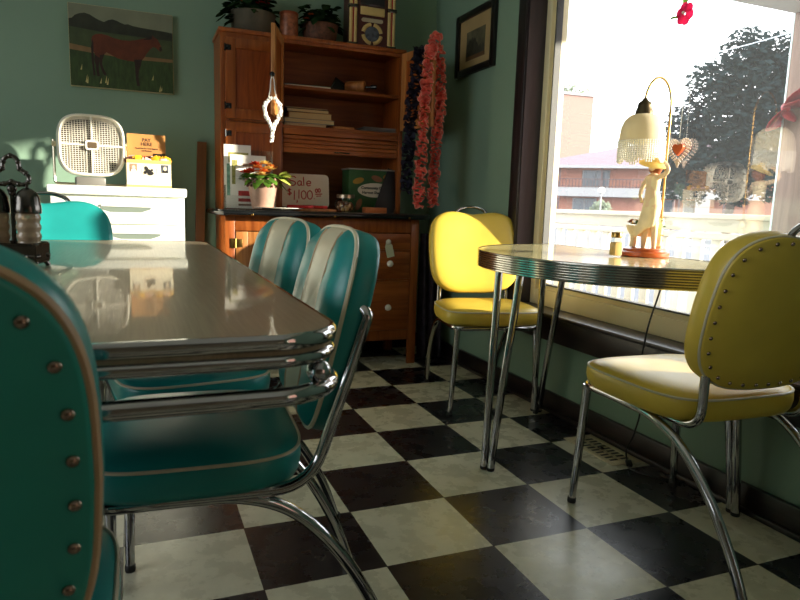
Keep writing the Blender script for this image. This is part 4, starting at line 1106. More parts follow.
# ------------------------------------------------------------------ painting and framed print
pa = thing('horse_painting', 'canvas painting of a brown horse in a green field', 'painting', (-.905, BY - .03, 1.63), 0)
pw, ph_ = .243, .197
MB().box(-pw, pw, 0, .03, -ph_, ph_, .002).build('canvas', mat('canvas_edge', (190, 178, 140), .8), pa)
PM = [mat('painted_sky', (122, 126, 106), .7, noise=.12, nscale=9), mat('painted_woods', (40, 44, 32), .7, noise=.4, nscale=20), mat('painted_meadow', (60, 72, 44), .7, noise=.25, nscale=16), mat('painted_path', (128, 100, 66), .7, noise=.15, nscale=20), mat('painted_grass', (50, 70, 34), .7, noise=.4, nscale=30, stretch=(2, 1, .6)), mat('painted_horse', (92, 42, 20), .7, noise=.3, nscale=18), mat('painted_dark_brown', (44, 26, 20), .7, noise=.3, nscale=20), mat('painted_straw', (190, 176, 120), .7, noise=.2)]  # dark brown pigment covers the horse's legs, tail and mane
q = MB()
def pp_(poly, mi, d): q.prism([((u - .5) * 2 * (pw - .002), (.5 - v) * 2 * (ph_ - .002)) for u, v in poly], -.0004 - .0003 * d, .001, 'xz', mi)
pp_([(0, 0), (1, 0), (1, .26), (0, .26)], 0, 1)
tree = [(0, .30), (0, .19), (.03, .18), (.06, .14), (.1, .115), (.15, .1), (.2, .115), (.25, .15), (.29, .17), (.33, .185), (.37, .155), (.41, .14), (.45, .15), (.49, .17), (.53, .185), (.56, .175), (.6, .19), (.68, .2), (.75, .205), (.85, .21), (.93, .215), (1, .225), (1, .33), (.6, .33), (.3, .31)]
pp_(tree, 1, 2)
pp_([(0, .28), (.3, .31), (1, .325), (1, .6), (0, .6)], 2, 3)
pp_([(0, .49), (.25, .525), (.6, .56), (1, .56), (1, .60), (.6, .61), (.25, .585), (0, .56)], 3, 4)
pp_([(0, .56), (.25, .585), (.6, .61), (1, .60), (1, 1), (0, 1)], 4, 5)
horse = [(.205, .42), (.215, .375), (.25, .345), (.30, .335), (.36, .345), (.42, .37), (.5, .385), (.57, .38), (.63, .365), (.70, .335), (.75, .315), (.785, .29), (.80, .275), (.81, .295), (.845, .32), (.865, .36), (.885, .41), (.895, .45), (.88, .475), (.86, .465), (.83, .43), (.80, .425), (.765, .47), (.735, .52), (.715, .565), (.695, .60), (.67, .635), (.60, .635), (.52, .63), (.45, .615), (.39, .58), (.345, .555), (.31, .60), (.29, .64), (.235, .60), (.215, .53)]
pp_(horse, 5, 7)
pp_([(.235, .58), (.295, .62), (.275, .68), (.265, .74), (.268, .80), (.275, .86), (.25, .865), (.243, .80), (.24, .73), (.225, .66)], 6, 6)
pp_([(.28, .60), (.325, .58), (.305, .65), (.30, .71), (.32, .78), (.34, .835), (.315, .845), (.295, .79), (.278, .72)], 6, 8)
pp_([(.61, .61), (.69, .60), (.675, .68), (.655, .75), (.65, .83), (.655, .90), (.665, .935), (.635, .94), (.625, .87), (.62, .78), (.618, .70)], 6, 8)
pp_([(.215, .40), (.225, .46), (.222, .6), (.225, .76), (.235, .85), (.215, .86), (.205, .7), (.2, .52)], 6, 9)
pp_([(.785, .29), (.80, .275), (.79, .33), (.75, .345), (.70, .35), (.75, .315)], 6, 9)
pp_([(.865, .42), (.885, .41), (.895, .45), (.88, .475), (.865, .465)], 6, 9)
for (u, v, h) in ((.145, .95, .1), (.155, .96, .09), (.28, .95, .07), (.33, .94, .1), (.345, .96, .09), (.10, .8, .07), (.79, .85, .07), (.86, .99, .09), (.875, .98, .06)):
    pp_([(u - .008, v), (u + .008, v), (u + .012, v - h)], 7, 9)
q.build('painted_scene', PM, pa)
fpx = thing('framed_print', 'small dark framed tree print on the wall beside the window casing', 'framed picture', (WX - .001, 1.515, 1.775), 0)
a, b = .215, .165
q = MB()
for (y0, y1, z0, z1) in ((-a, -a + .038, -b, b), (a - .038, a, -b, b), (-a + .038, a - .038, -b, -b + .036), (-a + .038, a - .038, b - .036, b)): q.box(-.022, 0, y0, y1, z0, z1, .004)
q.build('picture_frame', mat('black_wood_frame', (24, 20, 20), .3, noise=.2), fpx)
mt = MB().box(-.008, -.001, -a + .036, a - .036, -b + .034, b - .034).build('mat_board', mat('tan_mat', (176, 150, 104), .7, noise=.08), fpx)
MB().box(-.0095, -.008, -.105, .1, -.09, .06).build('print', mat('olive_print', (96, 92, 70), .7, noise=.4, nscale=25), mt)
tp = [(.1 - .2 * i / 20, -.03 + .05 * sin(PI * min(1, i / 13)) ** .6 + .008 * sin(i * 2.1)) for i in range(21)]
MB().prism([(y, z) for y, z in tp] + [(-.1, -.07), (.1, -.07)], -.0105, -.009, 'yz').build('printed_trees', mat('sepia_dark', (62, 60, 48), .7, noise=.4, nscale=40), mt)
MB().box(-.0105, -.009, -.105, .1, -.09, -.068).build('printed_ground', mat('sepia_brown', (110, 80, 50), .7, noise=.3), mt)

# ------------------------------------------------------------------ things on the tables
cd = thing('condiment_caddy', 'ornate dark metal caddy with trefoil handle on the taupe table', 'caddy', (-1.082, -.258, .7505), math.radians(-12))
q = MB().box(-.048, .048, -.036, .036, .010, .013).box(-.049, .049, -.038, -.036, .012, .046).box(-.049, .049, .036, .038, .012, .046).box(-.050, -.048, -.037, .037, .012, .046).box(.048, .050, -.037, .037, .012, .046)
for z in (.012, .046): q.tube([(x, y, z) for x, y in rrect(-.049, .049, -.037, .037, .012)], .003, 6, True)
for x, y in rrect(-.049, .049, -.037, .037, .012, 5):
    q.sphere((x, y, .023), .0055, 8, 5)
for i in range(14):
    x = -.042 + .084 * i / 13
    for y in (-.037, .037): q.sphere((x, y, .023), .0048, 8, 5)
for x in (-.04, .04):
    for y in (-.03, .03): q.tube(catmull([(x, y, .012), (x * 1.12, y * 1.15, .006), (x * 1.15, y * 1.2, 0.001)], 4), .0048, 8); q.sphere((x * 1.15, y * 1.2, .004), .0045, 8, 6)
q.build('tray', K['darkmetal'], cd)
q = MB().tube([(0, 0, .012), (0, 0, .15)], .0042, 10)
q.sphere((0, 0, .15), .009, 10, 7); q.sphere((0, 0, .142), .007, 10, 6)
P = []
for i in range(48):
    a = 2 * PI * i / 48 - PI / 2
    rr = .023 + .0075 * cos(3 * (a - PI / 2))
    P.append((rr * 1.12 * cos(a), 0, .180 + rr * 1.05 * sin(a)))
q.tube(P, .0042, 8, True)
for i in range(0, 48, 4): q.sphere(P[i], .0055, 8, 5)
q.build('handle', K['darkmetal'], cd)
def shaker(label, x, y, content):
    s = thing('table_shaker', label, 'shaker', (x, y, .7505 + .0135), math.radians(-12)); s.scale = (1.05, 1.05, 1.08)
    prof = [(1e-5, 0), (.017, 0)]
    for k in range(5):
        z = .002 + k * .0165
        prof += [(.0195, z + .002), (.0215, z + .006), (.0215, z + .011), (.0195, z + .0145)]
    prof += [(.0205, .088)]
    MB().lathe(prof, 10).build('glass', K['smoky'], s)
    MB().lathe([(1e-5, .003), (.0155, .003), (.0165, .07), (1e-5, .07)], 16).build('filling', content, s)
    MB().lathe([(.0222, .084), (.0228, .088), (.0222, .098), (.0215, .1), (.020, .112), (.015, .122), (.008, .127), (.003, .129), (.003, .133), (.0042, .136), (.003, .139), (1e-5, .14)], 24).build('cap', K['darkmetal'], s)
pepper = mat('ground_pepper', (120, 98, 76), .9, noise=.4, nscale=300); saltm = mat('table_salt', (225, 215, 200), .9, noise=.1, nscale=200)
cA = math.radians(-12)
def cpos(lx, ly): return (-1.082 + lx * cos(cA) - ly * sin(cA), -.258 + lx * sin(cA) + ly * cos(cA))
x, y = cpos(.0275, -.004); shaker('dome capped ribbed glass shaker right of the caddy stem', x, y, pepper)
x, y = cpos(-.0285, -.004); shaker('dome capped ribbed glass shaker left of the caddy stem', x, y, pepper)
sj = thing('sauce_glass', 'pale clouded glass tumbler of red sauce behind the caddy', 'glass', (-1.125, -.165, .7505))
MB().lathe([(1e-5, .003), (.027, .003), (.034, .10), (.036, .135), (.034, .135), (.032, .1), (.025, .007), (1e-5, .007)], 24, wob=lambda a, i: 1 + .04 * sin(a * 8)).build('glass', mat('clouded_glass', (196, 210, 190), .2, trans=.55, noise=.1), sj)
MB().lathe([(1e-5, .008), (.024, .008), (.0305, .098), (1e-5, .1)], 20).build('sauce', mat('red_sauce', (170, 80, 60), .4, noise=.2), sj)
sh_ = thing('salt_shaker', 'small square salt shaker with metal cap on the yellow table', 'shaker', (.567, -.026, .7515))
MB().box(-.017, .017, -.017, .017, 0, .062, .006).build('glass', K['glass'], sh_)
MB().box(-.0145, .0145, -.0145, .0145, .003, .046, .004).build('filling', mat('tan_seasoning', (200, 160, 100), .9, noise=.2, nscale=200), sh_)
MB().lathe([(.015, .06), (.0175, .062), (.0178, .074), (.016, .078), (.008, .081), (1e-5, .082)], 20).build('cap', K['brass'], sh_)

# figurine lamp
lm = thing('figurine_lamp', 'table lamp with a lady in a sun hat under a beaded glass shade', 'lamp', (.694, -.016, .7515))
MB().lathe([(1e-5, 0), (.074, 0), (.078, .004), (.078, .014), (.070, .018), (.068, .024), (.062, .027), (1e-5, .028)], 36).build('base', K['redwood'], lm)
PX, PYY = .056, -.004
pole = [(PX, PYY, .026), (PX, PYY, .485)] + [(PX - .054 + .054 * cos(PI * i / 14), PYY, .485 + .085 * sin(PI * i / 14)) for i in range(1, 15)] + [(PX - .108, PYY, .478)]
MB().tube(pole, .0038, 10).build('gooseneck', K['brass'], lm)
SX = PX - .108; SZ = .076
so_ = MB().lathe([(1e-5, .425), (.006, .425), (.010, .418), (.019, .412), (.022, .402), (.022, .396), (.026, .388), (.028, .372), (1e-5, .372)], 24, c=(SX, PYY, SZ)).build('shade_holder', mat('antique_brass', (96, 84, 62), .35, .9, noise=.2), lm)
sd_ = MB().lathe([(.026, .376), (.040, .372), (.056, .358), (.066, .335), (.070, .305), (.071, .292), (.069, .292), (.067, .306), (.062, .334), (.052, .356), (.038, .369), (.026, .373)], 40, c=(SX, PYY, SZ)).build('lamp_shade', K['shade'], lm)
q = MB()
for i in range(58):
    a = 2 * PI * i / 58; ln = .052 + .016 * abs(sin(a * 4)); rr = .0705
    k = 0
    z = .290
    while z > .290 - ln:
        q.sphere((SX + rr * cos(a), PYY + rr * sin(a), z + SZ), .0034, 6, 4); z -= .0064
q.build('bead_fringe', mat('clear_cream_beads', (255, 250, 238), .15, noise=.05), sd_)['kind'] = 'stuff'
MB().lathe([(1e-5, .33), (.012, .335), (.02, .345), (.016, .37), (1e-5, .372)], 14, c=(SX, PYY, SZ)).build('bulb', K['porcelain'], lm)
# lady figurine: one continuous body; facing into the room
def blob_tube(q, P, r, n=14, k=5, sq=None):
    P = catmull([(*p, 0)[:3] for p in P], k); rs = []
    rr = [r[min(len(r) - 1, i // k)] + (r[min(len(r) - 1, i // k + 1)] - r[min(len(r) - 1, i // k)]) * ((i % k) / k) for i in range(len(P))]
    q.tube(P, rr, n, squash=sq)
fg = bpy.data.objects.new('figurine', None); COL.objects.link(fg); fg.parent = lm; fg.location = (.002, -.012, .027); fg.scale = (1.15, 1.15, 1.2)
q = MB()
blob_tube(q, [(-.006, .012, .0), (-.004, .012, .05), (.0, .008, .10)], [.006, .010, .016])          # legs
blob_tube(q, [(.010, -.012, .0), (.008, -.010, .05), (.002, -.006, .10)], [.006, .010, .016])
blob_tube(q, [(.002, 0, .085), (.004, 0, .115), (.0, 0, .145), (-.002, 0, .17), (.0, .0, .192), (.001, 0, .203)], [.021, .025, .020, .0155, .021, .008], 16)
blob_tube(q, [(.001, 0, .198), (.001, 0, .212)], [.0075, .007])
q.sphere((-.004, 0, .226), .0165, 16, 11, sc=(.95, .88, 1.15)); q.sphere((-.0195, 0, .225), .003, 8, 5)
blob_tube(q, [(.0, -.020, .192), (-.004, -.045, .198), (-.006, -.058, .212), (-.006, -.040, .232), (-.004, -.022, .24)], [.0075, .0065, .0055, .0045, .004], 10)
blob_tube(q, [(.0, .020, .192), (-.002, .036, .170), (-.006, .040, .145), (-.010, .028, .125)], [.0075, .0065, .0055, .0045], 10)
body = q.build('body', K['skin'], fg)
q = MB(); vs = []; fs = []; n = 26
for i, (z, r, off) in enumerate(((.195, .0215, 0), (.175, .0190, 0), (.15, .0165, 0), (.13, .0215, 0), (.10, .0245, .003), (.07, .0270, .008), (.045, .032, .014), (.03, .034, .018))):
    for j in range(n):
        a = 2 * PI * j / n; w_ = 1 + (.12 * sin(a * 6 + i) * max(0, i - 2) / 5)
        vs.append((r * w_ * cos(a) * .8, r * w_ * sin(a) + off, z + (.03 * max(0, -sin(a)) * max(0, i - 3) / 4)))
for i in range(7):
    for j in range(n): fs.append([i * n + j, i * n + (j + 1) % n, (i + 1) * n + (j + 1) % n, (i + 1) * n + j])
q.add(vs, fs, 0); o = q.build('dress', K['ivory'], fg); sdm = o.modifiers.new('thickness', 'SOLIDIFY'); sdm.thickness = .002
MB().lathe([(1e-5, .254), (.012, .252), (.017, .243), (.018, .238), (.030, .233), (.041, .228), (.040, .226), (.028, .229), (.016, .233), (1e-5, .236)], 28, X=T(0, 0, .236) @ R(.35, 'X') @ R(-.15, 'Y') @ T(0, 0, -.236), wob=lambda a, i: 1 + (.06 * sin(a * 3) if i > 3 else 0)).build('hat', K['straw'], fg)
MB().sphere((.006, .002, .220), .020, 14, 9, sc=(.85, 1.08, 1.2)).build('hair', K['hair'], fg)
# flower stand behind the lady and a basket of flowers
q = MB()
q.lathe([(1e-5, .027), (.013, .027), (.014, .034), (.008, .04), (.0075, .10), (.012, .106), (.010, .112), (.009, .125), (1e-5, .126)], 16, c=(PX, PYY, 0))
q.build('flower_column', K['ivory'], lm)
q = MB()
for i in range(9): blossom(q, (PX + .012 * cos(i * 2.4), PYY + .012 * sin(i * 2.4), .05 + .0095 * i), .009, i % 2, 5)
q.build('column_flowers', [K['straw'], K['greenleaf']], lm)
q = MB()
q.lathe([(1e-5, .07), (.012, .072), (.020, .085), (.024, .1), (1e-5, .1)], 16, c=(-.012, .045, .0), wob=lambda a, i: 1 + .05 * sin(9 * a))
q.tube(catmull([(-.012, .045, .028), (-.010, .043, .05), (-.012, .045, .075)], 5), [.010] * 11, 10)
q.build('flower_basket', K['ivory'], lm)
q = MB()
for i in range(10): a = i * 2.4; blossom(q, (-.012 + .014 * cos(a) * (i / 10), .045 + .016 * sin(a), .104 + .004 * (i % 4)), .012, i % 3, 5)
q.build('basket_flowers', [K['hair'], K['straw'], K['greenleaf']], lm)
# lamp flex: over the table's straight edge, down past the stool to the floor
P = catmull([(.765, -.01, .757), (.792, -.01, .745), (.7945, -.005, .66), (.7925, .035, .52), (.79, .048, .44), (.79, .06, .34), (.80, .05, .2), (.80, .07, .1), (.79, .09, .03), (.775, .07, .0045), (.75, .03, .0042), (.72, -.02, .0042), (.76, -.1, .0042), (.82, -.16, .0042)], 6)
cdz = thing('lamp_cord', 'thin black lamp flex running from the yellow table to the floor', 'cord', (.79, .06, 0))
moved(MB().tube(P, .0032, 8), T(-.79, -.06, 0)).build('flex', K['black'], cdz)
moved(MB().box(.735, .757, .005, .047, .001, .014, .004, 0, T(.746, .026, 0) @ R(-.6, 'Z') @ T(-.746, -.026, 0)), T(-.79, -.06, 0)).build('inline_switch', K['black'], cdz)
# floor register
rg = thing('floor_register', 'beige slotted metal vent set in the floor by the baseboard', 'vent', (.748, .18, 0))
RX, RYY = .066, .143
q = MB()
q.box(-RX, -RX + .022, -RYY, RYY, .0, .0035, .001); q.box(RX - .022, RX, -RYY, RYY, 0, .0035, .001); q.box(-RX + .022, RX - .022, -RYY, -RYY + .03, 0, .0035, .001); q.box(-RX + .022, RX - .022, RYY - .03, RYY, 0, .0035, .001)
q.box(-.006, .006, -RYY + .03, RYY - .03, .001, .003)
for i in range(10): y = -RYY + .03 + i * (2 * RYY - .06) / 9; q.box(-RX + .022, RX - .022, y - .0045, y + .0045, .001, .003)
q.build('grate', mat('beige_enamel', (216, 204, 168), .4, noise=.08), rg)
MB().box(-RX + .02, RX - .02, -RYY + .028, RYY - .028, .0004, .0012).build('duct_dark', K['black'], rg)  # black sheet laid in for the darkness inside the duct
MB().box(-.008, .008, -.012, .012, .005, .011, .002).build('damper_lever', K['darkmetal'], rg)

# ------------------------------------------------------------------ ornaments on the window glass
sc_ = thing('flower_ornament', 'pink cloth flower hung high on the window glass', 'ornament', (gx - .008, .135, 1.583)); sc_.scale = (1.4, 1.45, 1.45)
q = MB()
for k in range(6):
    a = k * PI / 3 + .3; c, s_ = cos(a), sin(a)
    q.sphere((-.003, .015 * c, .015 * s_), .0125, 12, 8, 0, None, (.35, 1, 1))
q.build('petals', leaf_mat('pink_petal', (244, 80, 140), .5), sc_)
MB().sphere((-.008, 0, .002), .004, 8, 6).build('flower_center', K['paper'], sc_)
q = MB(); leaf(q, (0, .01, .02), (0, -.2, 1), .05, .01); leaf(q, (0, .015, .0), (0, 1, .3), .035, .01); q.build('leaf', K['greenleaf'], sc_)
ht = thing('heart_ornament', 'clear beaded wire heart with an orange centre hung on the window', 'ornament', (gx - .016, .104, 1.115)); ht.scale = (1.2, 1.5, 1.5)
for k, s_ in enumerate((1.0, .84, .68)):
    q = MB()
    for i in range(40 - 6 * k):
        a = 2 * PI * i / (40 - 6 * k); x = 16 * sin(a) ** 3; z = 13 * cos(a) - 5 * cos(2 * a) - 2 * cos(3 * a) - cos(4 * a)
        q.sphere((0, x * .0022 * s_, z * .0022 * s_), .0026, 7, 5)
    q.build('bead_row', mat('crystal_bead_%d' % k, (225, 205, 190), .15, noise=.1), ht)
q = MB(); q.prism([(16 * sin(2 * PI * i / 30) ** 3 * .001, (13 * cos(2 * PI * i / 30) - 5 * cos(4 * PI * i / 30) - 2 * cos(6 * PI * i / 30)) * .001 + .004) for i in range(30)], -.005, .004, 'yz', smooth=True)
q.build('heart_center', mat('orange_enamel', (206, 96, 50), .3, noise=.3), ht)
MB().tube([(0, 0, .03), (.004, 0, .26)], .0007, 5).build('thread', K['paper'], ht)

# ------------------------------------------------------------------ outside: deck, railing, porch, street
struct('deck_floor', MB().box(WX + .17, 3.3, -3.0, 6.5, -.12, -.02), wood('grey_deck_boards', (84, 84, 88), (104, 102, 102), 'Y', .7))  # deck floor outside the window wall
whitep = mat('white_painted_wood', (196, 182, 160), .5, noise=.05)
RXX = 3.0
rail = thing('deck_railing', 'white wooden deck railing with square balusters outside the window', 'railing', (RXX, 3.0, -.02))
def rl_(mb): return moved(mb, T(-RXX, -3.0, .02))
rl_(MB().box(RXX - .07, RXX + .07, 1.30, 6.0, .868, .905, .006)).build('cap_rail', whitep, rail)
rl_(MB().box(RXX - .02, RXX + .02, 1.30, 6.0, .775, .868, .004)).build('top_rail', whitep, rail)
rl_(MB().box(RXX - .035, RXX + .035, 1.30, 6.0, .72, .765, .004)).build('sub_rail', whitep, rail)
rl_(MB().box(RXX - .02, RXX + .02, 1.30, 6.0, .06, .13, .004)).build('bottom_rail', whitep, rail)
y = 1.42
while y < 5.9:
    rl_(MB().box(RXX - .018, RXX + .018, y - .04, y + .04, .13, .72, .003)).build('baluster', whitep, rail); y += .17
r2 = thing('deck_railing', 'white deck railing right of the wooden porch post', 'railing', (RXX, .2, -.02))
def rl2(mb): return moved(mb, T(-RXX, -.2, .02))
for nm, a, b, c in (('cap_rail', .07, .868, .905), ('top_rail', .02, .775, .868), ('sub_rail', .035, .72, .765), ('bottom_rail', .02, .06, .13)):
    rl2(MB().box(RXX - a, RXX + a, -.9, 1.02, b, c, .004)).build(nm, whitep, r2)
y = -.8
while y < 1.0:
    rl2(MB().box(RXX - .018, RXX + .018, y - .04, y + .04, .13, .72, .003)).build('baluster', whitep, r2); y += .17
po = thing('porch_post', 'pinkish weathered wooden porch post at the right of the window view', 'post', (RXX, 1.225, -.02))
MB().box(-.07, .07, -.2, .066, 0, 2.16, .006).build('shaft', wood('pale_pink_wood', (110, 80, 66), (134, 102, 86), 'Z', .6), po)
MB().box(-.07, .07, .066, .08, 0, 2.16, .003).build('lit_edge', mat('lit_edge_blue_white', (220, 232, 236), .5), po)  # the post's lit side, put into the colour of this strip
pr_ = thing('porch_roof', 'white painted porch soffit overhead beyond the window', 'porch roof', (2.1, .0, 2.14))
MB().box(-.95, 1.05, -.9, 1.30, 0, .05).build('soffit', mat('soffit_paint', (180, 172, 164), .6, noise=.06, nscale=5), pr_)
MB().box(.8, .95, -.9, 1.30, .05, .2, .004).build('beam', whitep, pr_)
rb = thing('red_bow', 'shiny red ribbon bow tied to the porch post', 'bow', (RXX - .10, 1.255, 1.57), 0)
cl_r = mat('red_ribbon', (150, 8, 24), .4, noise=.1)
for (d, L_, wd) in (((-.1, .7, -.75), .17, .085), ((-.3, .6, -.95), .15, .07), ((-.1, -.75, .6), .22, .09), ((-.25, -.8, .2), .2, .08), ((-.2, -.8, -.9), .12, .05)):
    q = MB(); leaf(q, (0, 0, 0), d, L_, wd, 0, .05); o = q.build('ribbon_loop', cl_r, rb); s2 = o.modifiers.new('thickness', 'SOLIDIFY'); s2.thickness = .004
MB().sphere((-.005, 0, 0), .03, 12, 8).build('knot', cl_r, rb)
gr = struct('ground', MB().box(3.3, 220, -120, 220, -.7, -.6), mat('asphalt', (82, 87, 96), .9, noise=.15))
gr.name = 'street_ground'  # open ground beyond the deck
# buildings across the street: facades face the cafe
AZ = math.radians(48)
def site(D, u): return (-.864 + D * cos(AZ) + u * sin(AZ), -1.699 + D * sin(AZ) - u * cos(AZ))
ROT = AZ - PI / 2      # local x -> right, local y -> away
salmon = mat('salmon_stucco', (186, 128, 108), .9, noise=.06); roofm = mat('brown_shingle', (122, 104, 112), .9, noise=.12); wht = mat('white_band', (160, 158, 158), .8); dkw = mat('dark_window', (92, 100, 108), .2); dkf = mat('dark_brown_metal', (96, 76, 74), .6); tallm = mat('tall_wall', (140, 108, 98), .9, noise=.03)
D0 = 85
x0, y0 = site(D0, 0)
hb_ = thing('motel_building', 'two storey salmon building with balcony and hip roof across the street', 'building', (x0, y0, -.6), ROT)
MB().box(-14, 26, 2.2, 12, .0, 7.3).build('wall', salmon, hb_)
MB().box(-13.6, 14, 0, 2.3, 3.35, 4.45).build('balcony_slab', wht, hb_)
q = MB(); q.add([(-14.2, -.8, 7.1), (27, -.8, 7.1), (27, 13, 7.1), (-14.2, 13, 7.1), (1, 6, 10.6), (22, 6, 10.6)], [[0, 1, 5, 4], [1, 2, 5], [2, 3, 4, 5], [3, 0, 4], [3, 2, 1, 0]], 0, False)
q.build('roof', roofm, hb_)
MB().box(-14.2, 27, -.85, -.7, 6.8, 7.15).build('fascia', wht, hb_)
rb_ = MB().box(-13.6, 14, .02, .1, 5.45, 5.55).box(-13.6, 14, .02, .1, 4.55, 4.63)
for i in range(70): rb_.box(-13.6 + i * .4, -13.52 + i * .4, .03, .09, 4.45, 5.5)
rb_.build('balcony_railing', dkf, hb_)
for u0, u1, z0, z1 in ((-7, -3.6, 4.5, 6.7), (1.0, 4.0, 4.5, 6.7), (6, 9, 4.5, 6.7), (-8, -5, .5, 3.2), (2, 4.2, 1.0, 3.2), (5.2, 8, .8, 3.2), (-12.5, -11.5, .6, 3.2), (10.5, 12.5, 4.6, 6.6), (15, 17, 1.2, 3.4)):
    o = MB().box(u0, u1, 2.12, 2.25, z0, z1).build('window', wht, hb_)
    MB().box(u0 + .15, (u0 + u1) / 2 - .08, 2.05, 2.13, z0 + .15, z1 - .15).box((u0 + u1) / 2 + .08, u1 - .15, 2.05, 2.13, z0 + .15, z1 - .15).build('glazing', dkw, o)
for u in (-9.6, -4.5, 4.6, 9.5): MB().box(u - .12, u + .12, .05, .3, 0, 7.1).build('balcony_post', dkf, hb_)
x1, y1 = site(118, -21)
tb = thing('tower_block', 'tall plain pink apartment block behind the salmon building', 'building', (x1, y1, -.6), ROT + math.radians(38))
MB().box(-9, 9, -9, 9, 0, 20.5).build('wall', tallm, tb); MB().box(-9.3, 9.3, -9.3, 9.3, 20.5, 20.9).build('parapet', wht, tb)
nb = thing('sun_blocker', 'plain unseen brick block added beside the porch to hold off the sun', 'building', (5.0, -8.4, -.6))  # unseen block added to keep sun out of the window behind the camera
MB().box(-.9, .9, -4.5, 4.5, 0, 5.2).build('wall', mat('brick_wall', (150, 104, 84), .9, noise=.2, nscale=3), nb); MB().box(-1, 1, -4.6, 4.6, 5.2, 5.4).build('parapet', wht, nb)
# foliage beyond the tower roof
def leafy(name, label, cat, loc, blobs, nleaf, size, m, trunk=None):
    t = thing(name, label, cat, loc)
    q = MB()
    tot = sum(b[3] ** 2 for b in blobs)
    for (bx_, by_, bz_, br) in blobs:
        for i in range(int(nleaf * br ** 2 / tot)):
            d = Vector((random.gauss(0, 1), random.gauss(0, 1), random.gauss(0, 1))).normalized() * br * random.random() ** .45
            c = Vector((bx_, by_, bz_)) + d
            a = Vector((random.gauss(0, 1), random.gauss(0, 1), random.gauss(0, 1))).normalized(); b = a.orthogonal().normalized()
            s_ = size * random.uniform(.6, 1.3)
            q.add([c - a * s_, c + b * s_ * .5, c + a * s_, c - b * s_ * .5], [[0, 1, 2, 3]], 0, False)
    q.build('foliage', m, t)
    if trunk:
        q = MB()
        for P, r in trunk: q.tube(catmull(P, 5), [r * (1 - .6 * i / (len(catmull(P, 5)) - 1)) for i in range(len(catmull(P, 5)))], 8)
        q.build('trunk', K['bark'], t)
    return t
def polar(azd, D): a = math.radians(azd); return (-.864 + D * cos(a), -1.699 + D * sin(a))
tx, ty = polar(41.3, 40)
sr = (sin(math.radians(42)), -cos(math.radians(42)))   # rightwards as seen from the cafe
def tb_(u, w_, z, r): return (sr[0] * u + cos(math.radians(42)) * w_, sr[1] * u + sin(math.radians(42)) * w_, z, r)
random.seed(11)
bl = [tb_(.2, 0, 9.9, 1.5), tb_(1.8, .5, 9.6, 1.6), tb_(3.4, 0, 9.0, 1.8), tb_(-1.2, 0, 8.4, 1.6), tb_(.6, 0, 8.0, 2.0), tb_(2.6, 0, 7.4, 2.3), tb_(-2.4, 0, 6.2, 1.5), tb_(-.6, 0, 6.2, 1.9), tb_(1.2, 0, 5.6, 2.1), tb_(3.6, 0, 5.4, 2.2), tb_(-3.2, 0, 4.6, 1.3), tb_(-1.6, 0, 4.3, 1.5), tb_(.2, 0, 4.0, 1.6), tb_(2.0, 0, 3.8, 1.6), tb_(4.6, .3, 7.2, 2.0), tb_(-2.7, 0, 3.2, 1.0), tb_(5.0, 0, 4.0, 1.7), tb_(.2, .2, 2.9, 1.0), tb_(3.4, 0, 3.0, 1.3)]
leafy('tree', 'large dark leafy tree across the street seen through the window', 'tree', (tx, ty, -.6), bl, 26000, .22, K['treeleaf'],
      [([(0, 0, 0), (.1, .05, 1.5), (.3, 0, 3.5), (.6, 0, 6), (.9, .1, 8.6)], .26), ([(.2, 0, 2.4), tb_(-1.2, 0, 3.8, 0)[:3], tb_(-2.2, 0, 5.6, 0)[:3]], .12), ([(.25, 0, 3), tb_(2, 0, 4.6, 0)[:3], tb_(3.4, 0, 7.4, 0)[:3]], .13)])
tx, ty = polar(43.8, 44)
leafy('tree', 'slim young tree standing left of the large dark tree', 'tree', (tx, ty, -.6), [(0, 0, 2.6, .7), (.3, -.2, 3.2, .7), (-.2, .2, 3.3, .6)], 700, .13, K['treeleaf'], [([(0, 0, 0), (.05, 0, 1.5), (0, 0, 3)], .07)])
tx, ty = polar(54.2, 122)
leafy('tree', 'pale tree top showing over the tower block roof', 'tree', (tx, ty, 15), [(0, 0, 6.0, 2.2), (2, -1.5, 5.6, 1.8), (-1.8, 1.5, 5.5, 1.8)], 1500, .35, K['shrubleaf'], [([(0, 0, -15), (0, 0, -5), (0, 0, 5)], .4)])
tx, ty = polar(50.9, 62)
leafy('shrub', 'round pale shrub in front of the salmon building', 'shrub', (tx, ty, -.6), [(0, 0, 1.4, 1.1), (.2, 0, 1.8, .8)], 1200, .16, K['shrubleaf'])
tx, ty = polar(50.95, 57)
sl = thing('street_lamp', 'white globe street lamp standing before the salmon building', 'street lamp', (tx, ty, -.6))
MB().tube([(0, 0, 0), (0, 0, 3.0)], .06, 8).build('pole', wht, sl); MB().sphere((0, 0, 3.25), .28, 14, 10).build('globe', K['porcelain'], sl)
tx, ty = polar(45.3, 60)
up = thing('utility_pole', 'thin dark utility pole in front of the salmon building', 'pole', (tx, ty, -.6))
MB().tube([(0, 0, 0), (0, 0, 6.5)], [.09, .07], 8).build('pole', dkf, up)
tx, ty = polar(43.2, 52)
ss = thing('shop_sign', 'white and red street board under the tree', 'sign', (tx, ty, -.6), ROT)
MB().box(-.5, .5, 0, .08, .9, 2.6, .02).build('board', wht, ss); MB().box(-.42, .42, -.02, 0, 1.15, 1.5).build('red_band', mat('sign_red', (206, 60, 60), .6), ss); MB().box(-.4, -.34, 0, .06, 0, .9).box(.34, .4, 0, .06, 0, .9).build('stand', dkf, ss)
A = (*polar(60, 24), 5.6); B = (*polar(36, 22), 6.3)
wi = thing('power_line', 'pale overhead cable crossing in front of the large tree', 'cable', A)
